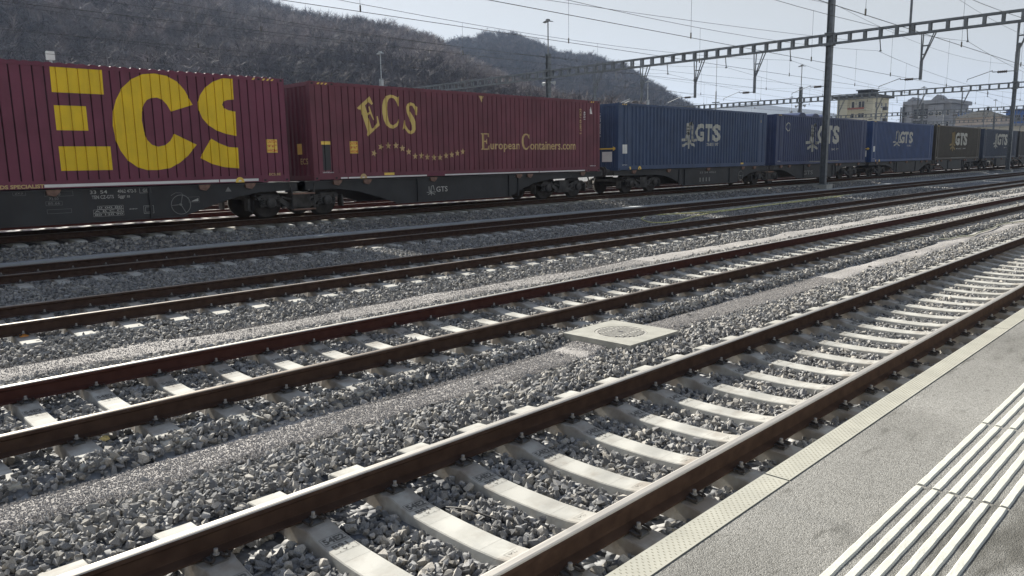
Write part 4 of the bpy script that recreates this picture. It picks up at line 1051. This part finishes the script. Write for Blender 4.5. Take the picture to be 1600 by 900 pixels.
for pts in ([(16.55, 1.17), (16.55, 1.02), (16.62, .99), (16.66, 1.17), (16.74, 1.19), (16.78, 1.02)], [(16.45, .97), (16.85, .97)], [(16.5, .89), (16.64, .95), (16.8, .89)], [(16.64, .86), (16.64, 1.05)]):
    mm = MB(); mm.tube([(a, -1.192, b+dz) for a, b in pts], .012, 4); mm.build('emblem', 'wtext', W1)
wtext(W1, 'GTS', 24.0, 24.05, 1.3+dz, 1.35+dz, 'dim')
wtext(W1, 'A. 5940', 20.7, 21.2, 1.39+dz, 1.43+dz, 'dim')
wtext(W2, 'GTS', 46.0, 47.4, .86+dz, 1.10+dz, 'dim'); wtext(W2, '33 54 4962', 34.0, 35.6, 1.20+dz, 1.30+dz, 'dim'); wtext(W2, '||||', 34.0, 35.0, .8+dz, 1.0+dz, 'dim')
ring = [(38.1+.25*math.cos(a), -1.25, 1.0+dz+.25*math.sin(a)) for a in np.linspace(0, 2*math.pi, 25)]
m = MB(); m.tube(ring, .012, 5); m.bar((38.1, -1.25, 1.0+dz), (38.1, -1.15, 1.0+dz), .03, 8); m.tube([(37.85, -1.25, 1+dz), (38.35, -1.25, 1+dz)], .01, 4); m.build('brake_wheel', 'dim', W2)

# ------------------------------------------------------------------ catenary gantries
GX = [46.8, 93.2, 139.6, 186.0, 232.4]
BZ0, BZ1 = 8.5, 9.13
VB = [9.8, 14.3, 24.15, 28.5, 32.9, 37.2]
RODS = [12.1, 16.5, 21.8, 26.2, 30.7, 35.2]
CONT = {'A': (3.2, 5.3), 'B': (7.3, 5.3), 'C': (12.1, 5.35), 'D': (16.65, 5.75), 'E': (21.8, 5.93), 'F': (26.2, 5.95), 'G': (30.75, 5.95), 'H': (35.25, 5.95)}
def frame_part():
    m = MB(); y0, y1 = -1.6, 66.0
    for dx in (-.13, .13):
        for z in (BZ0, BZ1-.11): m.box(dx-.04, dx+.04, y0, y1, z, z+.11)
        y = y0
        while y < y1:
            m.box(dx-.03, dx+.03, y, y+.13, BZ0+.112, BZ1-.112); y += .86
    y = y0+.04
    while y < y1:
        for z in (BZ0+.02, BZ1-.07): m.box(-.088, .088, y, y+.08, z, z+.03)
        y += .86
    return m.mesh('cross_beam', 'steel')
FB = frame_part()
def vb_part():
    m = MB(); zt = BZ0; zm = 7.05; zb = 6.05
    for dx in (-.16, .16):
        m.beam((dx, 0, zt), (dx*.3, 0, zm), .05, .05); m.beam((dx, -.62, zt), (dx*.3, -.05, zm), .05, .05)
        m.beam((dx*.72, 0, 7.85), (dx*.72, -.40, 7.85), .04, .04); m.beam((dx*.5, 0, 7.4), (dx*.5, -.2, 7.4), .04, .04)
    m.box(-.07, .07, -.09, .04, zb, zm+.02)
    return m.mesh('drop_bracket', 'steel')
VM = vb_part()
def arm_part():
    m = MB()
    # insulator then steady arm toward +y
    for q in range(5): m.bar((0, .35+q*.09, 6.12), (0, .42+q*.09, 6.12), .075, 8, 1, r1=.05)
    m.tube([(0, .0, 6.12), (0, 1.0, 6.14), (0, 1.05, 6.22)], .022, 5)
    m.tube([(0, 1.0, 6.22), (0, 2.15, 5.86)], .02, 5); m.tube([(0, 2.15, 5.86), (0, 2.16, 5.72)], .014, 4)
    return m.mesh('steady_arm', ['steel', 'insul'])
AM = arm_part()
def rod_part():
    m = MB(); m.tube([(0, .05, BZ0), (0, -.03, 7.85)], .028, 6); m.box(-.05, .05, -.07, .02, 7.80, 7.88); return m.mesh('hanger_rod', 'steel')
RM = rod_part()
def mast_part(top):
    m = MB()
    # H-section mast
    for s in (-1, 1): m.box(-.15, .15, s*.155-.012, s*.155+.012, .25, top)
    m.box(-.012, .012, -.142, .142, .25, top)
    z = .9
    m.box(-.24, .24, -.24, .24, .25, .28)
    m.box(-.26, .26, -.25, .25, BZ0-.06, BZ0-.002); m.box(-.26, .26, -.25, .25, BZ1+.002, BZ1+.06)
    return m.mesh('mast', 'steel')
MM = mast_part(13.0); MM2 = mast_part(10.4); MM3 = MM2.copy(); MM3.materials[0] = MT['steel_pale']
fb = MB(); fb.box(-.45, .45, -.42, .42, -.6, .25); FM = fb.mesh('foundation', 'conc')
def lampm():
    m = MB(); m.bar((0, 0, 10.4), (0, 0, 12.85), .05, 8)
    m.prism([(-.42, 12.86), (0, 12.98), (.42, 12.86), (.42, 12.81), (0, 12.88), (-.42, 12.81)], 'x', -.16, .16); m.box(-.12, .12, -.12, .12, 12.9, 13.05)
    return m.mesh('floodlight', 'sail')
LMP = lampm(); LMP2 = LMP.copy(); LMP2.materials[0] = MT['steel_pale']
def hornm():
    m = MB()
    for s in (-1, 1):
        m.bar((0, s*.1, 8.2), (0, s*.38, 8.2), .03, 6); m.bar((0, s*.30, 8.2), (.05, s*.62, 8.1), .05, 10, r1=.17)
    return m.mesh('loudspeaker', 'steel_pale')
HRN = hornm()
gl = ['nearest steel gantry spanning the tracks with tall mast beside the navy container', 'second steel gantry with far mast rising at the right edge', 'third steel gantry seen behind the yellow apartment block wires', 'fourth steel gantry far along the yard, in front of grey building', 'fifth and farthest steel gantry over the yard']
for gi_, X in enumerate(GX):
    t = thing('catenary_gantry', (X, 19.4, 0), gl[gi_], 'gantry', 'steel catenary gantries across the tracks')
    def L(nm_, me, x, y): return link(nm_, me, t, (x, y-19.4, 0))
    link('cross_beam', FB, t, (0, -19.4, 0))
    L('mast', MM, 0, 19.4); L('foundation', FM, 0, 19.4)
    L('mast', MM2, 0, -1.4 if gi_ else -1.4)
    L('mast', MM2, 0, 41.9); L('mast', MM3, 0, 64.4)
    L('floodlight', LMP, 0, 41.9); L('floodlight', LMP2, 0, 64.4)
    L('loudspeaker', HRN, 0, 41.9)
    for y in VB: L('drop_bracket', VM, 0, y)
    L('drop_bracket', VM, 0, 5.1)
    for y in (*VB[:5], 19.45, 5.1): L('steady_arm', AM, 0, y)
    for y in RODS+[7.4]: L('hanger_rod', RM, 0, y)
    m = MB(); m.box(-.05, .05, 14.98-.05-19.4, 14.98+.05-19.4, BZ0+.1, 12.2); m.build('post', 'steel', t)

# wires
def wz(X, zm0, zg):
    """messenger height, supports every 46.4 m"""
    u = ((X-.4) % 46.4)/46.4; return zm0+(zg-zm0)*(2*u-1)**2
wn = {'A': 'nearest track', 'B': 'second track', 'C': 'third track', 'D': 'fourth track', 'E': 'train track', 'F': 'first track behind the train', 'G': 'second track behind the train', 'H': 'third track behind the train'}
for k, (y, z) in CONT.items():
    t = thing('overhead_line', (0, y, 0), 'thin dark overhead contact line with messenger and droppers above the %s' % wn[k], 'overhead line', 'overhead lines above the tracks')
    rr_ = .0085
    m = MB(); xs = np.arange(-15, 325, 46.4/2)
    m.tube([(x, .18*math.cos(math.pi*(x-.4)/46.4), z) for x in np.concatenate([[-46.0, -22.8], np.arange(.4, 330, 46.4)])], rr_, 4); m.build('contact_wire', 'wire', t)
    m = MB(); m.tube([(x, 0, wz(x, 7.03 if k not in 'AB' else 6.75, 7.86)) for x in np.arange(-46, 330, 2.9)], rr_, 4); m.build('messenger_wire', 'wire', t)
    for i in range(-4, 18):
        x = 3.5+i*8.05
        zz = wz(x, 7.03 if k not in 'AB' else 6.75, 7.86)
        m = MB(); m.bar((x, 0, z), (x, 0, zz), .005, 3); m.bar((x, 0, z-.03), (x, 0, z+.13), .022, 5); m.build('dropper', 'wire', t)
fl = [(15.0, 12.1, 11.2, 'thin feeder wire on post tops above the gantries'), (41.9, 10.3, 9.4, 'feeder wire strung high over far masts'), (19.4, 10.9, 10.0, 'feeder wire running past the tall mast'), (9.0, 11.6, 10.4, 'high feeder wire toward the right edge')]
for y, zg, zm, lb in fl:
    m = MB(); m.tube([(x, y, wz(x, zm, zg)) for x in np.arange(-46, 330, 3.9)], .009, 4); tag(m.build('feeder_wire', 'wire'), lb, 'wire')
# diagonal pull-off wires
diag = [((-30, 24, 8.6), (46.8, 17.6, 8.5), 'slack diagonal wire crossing toward the gantry left of the mast'), ((-20, 34, 9.0), (93.2, 28, 8.6), 'diagonal stay wire over the train toward second gantry')]
for a, b, lb in diag:
    m = MB(); P_ = [(a[0]+(b[0]-a[0])*u, a[1]+(b[1]-a[1])*u, a[2]+(b[2]-a[2])*u-4*u*(1-u)*.8) for u in np.linspace(0, 1, 20)]
    m.tube(P_, .009, 4); tag(m.build('stay_wire', 'wire'), lb, 'wire')
# lattice antenna pole behind the train
t = thing('antenna_pole', (62, 35.6, .2), 'thin antenna pole standing behind the first blue container', 'pole')
m = MB(); m.bar((0, 0, 0), (0, 0, 7.6), .07, 6, r1=.05); m.bar((0, 0, 7.6), (0, 0, 10.4), .02, 5); m.build('pole', 'steel', t)
m = MB(); m.box(-.05, .05, -.35, .35, 6.6, 6.68); m.build('bracket', 'steel', t)

# lamp with white head seen over the left container
t = thing('yard_lamp', (12.1, 45, .2), 'short pale pole with white box head above the left container', 'lamp')
m = MB(); m.bar((0, 0, 0), (0, 0, 7.3), .07, 8); m.build('pole', 'steel_pale', t)
m = MB(); m.box(-.18, .18, -.12, .12, 7.3, 7.72); m.build('lamp_head', 'wsticker', t)

# ------------------------------------------------------------------ buildings
def windows(t, face, xs, zs, w_, h_, mt='glass', frame='bl_pale', depth=.12):
    """face ('x', X) plane facing -x, positions along y; ('y', Y) facing -y, positions along x"""
    for u in xs:
        for z in zs:
            m = MB(); g = MB()
            if face[0] == 'x':
                X = face[1]; m.box(X-.06, X-.01, u-w_/2-.1, u+w_/2+.1, z-.1, z+h_+.1); g.box(X-.09, X-.064, u-w_/2, u+w_/2, z, z+h_)
            else:
                Y = face[1]; m.box(u-w_/2-.1, u+w_/2+.1, Y-.06, Y-.01, z-.1, z+h_+.1); g.box(u-w_/2, u+w_/2, Y-.09, Y-.064, z, z+h_)
            f = m.build('window', frame, t); g.build('pane', mt, f)
# yellow apartment block: -x face at 235, y 84..94.4
t = thing('apartment_building', (235, 84, 0), 'yellow apartment block with red balcony and flat overhanging roof', 'building')
m = MB(); m.box(0, 13, 0, 10.2, -1, 18.9, 1); m.box(-.02, -.6, 7.0, 10.0, -1, 18.8, 0); m.build('wall', ['bl_yel', 'bl_yel'], t)
m = MB(); m.box(-1.4, 14, -1.2, 11.2, 18.9, 19.6); m.box(2, 7, 1.2, 5.2, 19.6, 20.9); m.box(1.6, 7.4, .9, 5.6, 20.9, 21.2); m.build('roof', 'roof', t)
for i, z in enumerate((15.3, 11.9, 8.6, 5.3)):
    b = MB(); b.box(-1.5, -.01, 1.9, 6.6, z, z+.15); b.box(-1.5, -1.4, 1.9, 6.6, z+(.152 if i else .10), z+(1.0 if i else .65), 1 if i == 0 else 0); b.build('balcony', ['bl_pale', 'bl_red'], t)
    windows(t, ('x', 0), (2.7, 3.6, 5.6), (z+.5,), .7, 1.9)
    windows(t, ('y', 0), (2.5, 7, 10.5), (z+.6,), 1.1, 1.5)
    b = MB(); b.box(8, 9.5, -1.0, -.01, z, z+1.0); b.build('balcony', 'bl_dark', t)
# grey modern block at x 300
t = thing('office_building', (300, 79.6, 0), 'large grey terraced block with dark window bands and stepped roof', 'building')
m = MB(); m.box(0, 22, 1.5, 17.2, -1, 19.6); m.box(-1.2, -.01, 3.4, 8.3, -1, 19.2); m.box(-1.0, -.01, 13.6, 15.2, -1, 21.6); m.box(-.8, 20, -.6, 1.48, -1, 17.6); m.box(3, 18, -1.6, -.62, -1, 14.0); m.build('wall', 'bl_grey', t)
m = MB(); m.box(-1.6, 23, .6, 16.6, 19.6, 20.9); m.add([(0, 4, 20.9), (0, 8, 20.9), (0, 6, 22.8), (8, 4, 20.9), (8, 8, 20.9), (8, 6, 22.8)], [(0, 1, 2), (3, 5, 4), (0, 2, 5, 3), (1, 4, 5, 2)]); m.add([(0, 12, 20.9), (0, 16, 20.9), (0, 14, 22.4), (8, 12, 20.9), (8, 16, 20.9), (8, 14, 22.4)], [(0, 1, 2), (3, 5, 4), (0, 2, 5, 3), (1, 4, 5, 2)]); m.build('roof', 'bl_grey', t)
for z in (4.4, 7.9, 11.6, 15.6):
    b = MB(); b.box(-.08, -.01, 8.6, 13.3, z-.9, z+2.4, 0); b.box(-.16, -.082, 8.7, 13.2, z+.3, z+1.1, 1); b.build('window_band', ['bl_dark', 'glass'], t)
    windows(t, ('x', -1.2), (4.4, 5.4, 6.9, 7.6), (z,), .8, 1.0)
    windows(t, ('x', 0), (2.2, 15.8, 16.6), (z,), .7, 1.6)
    windows(t, ('y', -.6), (2, 6, 10, 14), (z-.6,), 1.6, 1.9)
for z in (1.2, 2.9): windows(t, ('x', 0), np.arange(2.2, 16.5, 1.15), (z,), .6, .9)
b = MB(); b.box(-.9, -.3, 16.3, 17.0, -1, 19.0); b.box(-.9, -.3, 17.3, 17.6, -1, 19.0); b.build('column', 'bl_dark', t)
# pinkish house with hip roof
t = thing('hip_roof_house', (262, 57.5, 0), 'beige and pinkish house with low hipped tile roof near the right edge', 'house')
m = MB(); m.box(0, 12, 0, 11.8, -1, 12.6); m.build('wall', 'bl_pink', t)
m = MB(); m.add([(-.8, -.8, 12.6), (12.8, -.8, 12.6), (12.8, 12.6, 12.6), (-.8, 12.6, 12.6), (6, 5, 15.0), (6, 7.2, 15.0)], [(0, 1, 4), (1, 2, 5, 4), (2, 3, 5), (3, 0, 4, 5), (3, 2, 1, 0)]); m.box(5.6, 6.4, 4.4, 5.0, 14.2, 15.9); m.build('roof', 'roof', t)
windows(t, ('x', 0), (2.5, 5, 8.9), (9.4, 6.2, 3), 1.5, 1.1); windows(t, ('y', 0), (3, 8), (9.4, 6.2), 1.5, 1.1)
t = thing('blue_building', (330, 58, 0), 'building with bright blue band facade at the right edge behind the far mast', 'building')
m = MB(); m.box(0, 20, 0, 13, -1, 12.5); m.box(.2, 20, .2, 12.8, 12.5, 17.4, 1); m.build('wall', ['bl_pale', 'bl_blue'], t)
windows(t, ('x', .2), (1.8, 4.2, 6.6, 9, 11.4), (13.4,), 1.6, 2.2, frame='bl_grey'); windows(t, ('x', 0), (1.8, 4.2, 6.6, 9, 11.4), (9, 5), 1.6, 1.8, frame='bl_grey')
m = MB(); m.box(-.5, 20.5, -.5, 13.5, 17.4, 17.8); m.build('roof', 'bl_blue', t)
# long low station sheds in the middle distance
t = thing('gable_house', (150, 84, 0), 'small white gabled house low above the navy container', 'house')
m = MB(); m.box(0, 10, 0, 7, -1, 7.2); m.add([(0, 0, 7.2), (0, 7, 7.2), (0, 3.5, 9.4), (10, 0, 7.2), (10, 7, 7.2), (10, 3.5, 9.4)], [(0, 1, 2), (3, 5, 4)]); m.build('wall', 'wsticker', t)
m = MB(); m.add([(-.4, -.5, 6.95), (-.4, 3.5, 9.5), (10.4, 3.5, 9.5), (10.4, -.5, 6.95), (-.4, 7.5, 6.95), (10.4, 7.5, 6.95)], [(0, 3, 2, 1), (1, 2, 5, 4)]); m.build('roof', 'roof', t)
windows(t, ('x', 0), (3.5,), (5.2,), 1.0, 1.2)
t = thing('warehouse', (190, 28, 0), 'long pale low building stretching behind the farthest containers', 'warehouse')
m = MB(); m.box(0, 90, 9, 26, -1, 7.6); m.build('wall', 'bl_pale', t)
m = MB(); m.box(-.5, 90.5, 8.6, 26.4, 7.6, 8.1); m.build('roof', 'bl_grey', t)
windows(t, ('x', 0), np.arange(10.5, 26, 2.2), (4.6,), 1.3, 1.6, frame='bl_grey')

# ------------------------------------------------------------------ hills (real terrain, several hundred metres away)
def curve(tab): 
    a = np.array(sorted(tab)); return a[:, 0], a[:, 1]
r1t = [(110, 13), (100, 17), (84.99, 16.5), (76.74, 14), (70.02, 12.2), (62.68, 9.95), (59.77, 9.1), (57.19, 8.6), (55.42, 8.5), (53.64, 8.1), (51.84, 7.7), (50.02, 7.2), (49.43, 6.6), (46.35, 5.0), (42.17, 3.2), (37.51, 1.4), (34.73, .2), (31.55, -.3), (26.28, -.3), (20, -.3)]
r2t = [(60, 6.5), (53.74, 6.8), (50.04, 7.4), (49.6, 7.5), (48.4, 8.1), (47.25, 8.0), (46.54, 8.5), (44.45, 8.4), (43.06, 7.95), (41.21, 7.1), (39.82, 6.9), (38.9, 6.95), (37.52, 6.4), (36.37, 6.1), (35.22, 5.3), (33.39, 4.1), (31.57, 3.0), (30.22, 2.3), (26.27, 1.0), (20, .2)]
fart = [(60, 2), (39.84, 2.85), (31.11, 3.44), (29.79, 3.57), (28.48, 3.75), (27.19, 3.83), (25.48, 3.5), (22.98, 3.15), (20.95, 2.64), (18.21, 2.12), (11.1, 1.5), (0, 1.2), (-20, 1)]
def ridge(name, tab, rb, rr_, mt, da=.5, shape=.85, amp=.03, azr=None):
    az, el = curve(tab); A = np.arange(az[0] if azr is None else azr[0], az[-1] if azr is None else azr[1], da); n = 26
    V = []
    for a in A:
        e = math.tan(R(float(np.interp(a, az, el)))); Rr = rr_*(1+.06*math.sin(a*.21)); Rb = rb
        for j in range(n):
            u = j/(n-7)
            if u <= 1:
                r_ = Rb+(Rr-Rb)*u; zr = Rr*e+CAM_H
                z = zr*(u**shape)*(1+amp*math.sin(a*1.7+u*9)*(1-u)+amp*math.sin(a*.63+u*5+1)*(1-u)); z += amp*zr*math.sin(a*3.1+u*3)*u*(1-u)
            else:
                r_ = Rr*(1+(u-1)*1.2); z = max((Rr*e+CAM_H)*(1-(u-1)*1.9), -1)
            V.append((r_*math.cos(R(a)), r_*math.sin(R(a)), z-.8))
    na = len(A); F = [(i*n+j, i*n+j+1, (i+1)*n+j+1, (i+1)*n+j) for i in range(na-1) for j in range(n-1)]
    m = MB(); m.v = V; m.f = F; m.m = [0]*len(F); o = m.build(name, mt, smooth=True); tag(o, kind='structure')
    return np.array(V).reshape(na, n, 3), A
V1, A1 = ridge('hillside', r1t, 150, 430, 'hillsoil', .5)
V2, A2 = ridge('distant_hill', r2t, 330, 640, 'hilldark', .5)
ridge('far_mountain', fart, 1300, 2000, 'farhill', .5, amp=.02)

def tree_mesh(seed, mt, dense=240, ever=False):
    r = random.Random(seed); m = MB(); Hh = 12.0
    m.bar((0, 0, -1), (0, 0, Hh*.45), .18, 5, r1=.10)
    tips = []
    for i in range(9):
        a = r.uniform(0, 6.28); z = Hh*r.uniform(.25, .6); L = Hh*r.uniform(.22, .42); e = r.uniform(.6, 1.25)
        b = Vector((math.cos(a)*math.cos(e)*L, math.sin(a)*math.cos(e)*L, z+math.sin(e)*L)); m.bar((0, 0, z*.8), b, .07, 3, r1=.02); tips.append((Vector((0, 0, z)), b))
    for i in range(dense):
        c = r.choice(tips); u = r.uniform(.25, 1.1); p = c[0].lerp(c[1], u)
        d = Vector((r.gauss(0, 1), r.gauss(0, 1), r.uniform(.1, 1.8))).normalized(); L = r.uniform(.8, 2.4)
        q = p+d*L; s = d.cross(Vector((r.random(), r.random(), r.random()))).normalized()*(.06 if not ever else .35)
        m.add([p-s, p+s, q], [(0, 1, 2)])
        if i % 2 == 0:
            d2 = (d+Vector((r.gauss(0, .6), r.gauss(0, .6), r.gauss(0, .4)))).normalized(); pm = p.lerp(q, .5); m.add([pm-s*.7, pm+s*.7, pm+d2*L*.6], [(0, 1, 2)])
    return m.mesh('tree', mt)
tc_ = bpy.data.collections.new('hill_tree')
for i in range(6):
    tc_.objects.link(bpy.data.objects.new('hill_tree', tree_mesh(i, ['bark', 'bark', 'bark_pale', 'bark', 'bark_dark', 'bark_dark'][i], 300)))
def on_ridge(V, A, n, jmax, jmin=0, bias=1.0):
    na, nj, _ = V.shape; a = rng.uniform(0, na-1.01, n); j = jmin+(rng.random(n)**bias)*(jmax-jmin)
    i0 = a.astype(int); j0 = j.astype(int); fa = (a-i0)[:, None]; fj = (j-j0)[:, None]
    return V[i0, j0]*(1-fa)*(1-fj)+V[i0+1, j0]*fa*(1-fj)+V[i0, j0+1]*(1-fa)*fj+V[i0+1, j0+1]*fa*fj
P = np.concatenate([on_ridge(V1, A1, 15000, 19.6), on_ridge(V1, A1, 1500, 19.8, 18.6)])
P = P[visible_mask(P, 250) & (np.arctan2(P[:, 1], P[:, 0]) > R(35.5))]
n = len(P); s_ = rng.uniform(.7, 1.35, (n, 1))*np.array([[1.15, 1.15, 1.0]]); rot = np.stack([rng.normal(0, .06, n), rng.normal(0, .06, n), rng.uniform(0, 6.28, n)], 1)
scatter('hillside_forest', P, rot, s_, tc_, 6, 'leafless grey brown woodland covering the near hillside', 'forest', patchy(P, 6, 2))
P = np.concatenate([on_ridge(V2, A2, 16000, 19.6), on_ridge(V2, A2, 1500, 19.8, 18.6)]); P = P[visible_mask(P, 250) & (np.arctan2(P[:, 1], P[:, 0]) > R(28.5))]
n = len(P); s_ = rng.uniform(.55, 1.1, (n, 1))*np.array([[1, 1, 1.0]]); rot = np.stack([rng.normal(0, .06, n), rng.normal(0, .06, n), rng.uniform(0, 6.28, n)], 1)
tc2_ = bpy.data.collections.new('distant_tree')
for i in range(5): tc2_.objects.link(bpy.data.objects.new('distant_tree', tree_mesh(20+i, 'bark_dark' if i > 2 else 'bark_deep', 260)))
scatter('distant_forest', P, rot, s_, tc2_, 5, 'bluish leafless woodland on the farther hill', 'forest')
print('trees', n)
# tree belt at the foot of the hill, behind the yard
n = 1100; a = R(1)*rng.uniform(35, 84, n); r_ = rng.uniform(105, 150, n)
P = np.stack([r_*np.cos(a), r_*np.sin(a), np.full(n, .2)], 1); P = P[(P[:, 1] > 72)]
n = len(P); s_ = rng.uniform(.45, .8, (n, 1))*np.ones((1, 3)); rot = np.stack([np.zeros(n), np.zeros(n), rng.uniform(0, 6.28, n)], 1)
scatter('yard_thicket', P, rot, s_, tc_, 3, 'pale leafless thicket along the foot of the hill behind the yard', 'thicket')
# ruined tower on the skyline
az = R(51.0); el_ = math.tan(R(8.0)); rr_ = 445
t = thing('stone_tower', (rr_*math.cos(az), rr_*math.sin(az), rr_*el_-9), 'small square stone tower on the wooded skyline', 'tower', rz=.4)
m = MB(); m.box(-2, 2, -2, 2, 0, 15); m.box(-2.2, -1.2, -2.2, 2.2, 15, 16); m.box(1.2, 2.2, -2.2, 2.2, 15, 16); m.build('wall', 'bl_pink', t)

# ------------------------------------------------------------------ haze: one closed box round the place
hz = MB(); hz.box(-700, 5200, -900, 5200, -2, 330)
hm = bpy.data.materials.new('haze'); hm.use_nodes = True; q = hm.node_tree; q.nodes.clear()
o_ = q.nodes.new('ShaderNodeOutputMaterial'); pv = q.nodes.new('ShaderNodeVolumePrincipled'); pv.inputs['Color'].default_value = (.54, .69, 1, 1); pv.inputs['Density'].default_value = .00016; pv.inputs['Anisotropy'].default_value = .3
q.links.new(pv.outputs[0], o_.inputs['Volume'])
tag(hz.build('haze', hm), 'thin bluish haze in the air over the valley', 'haze', kind='stuff')
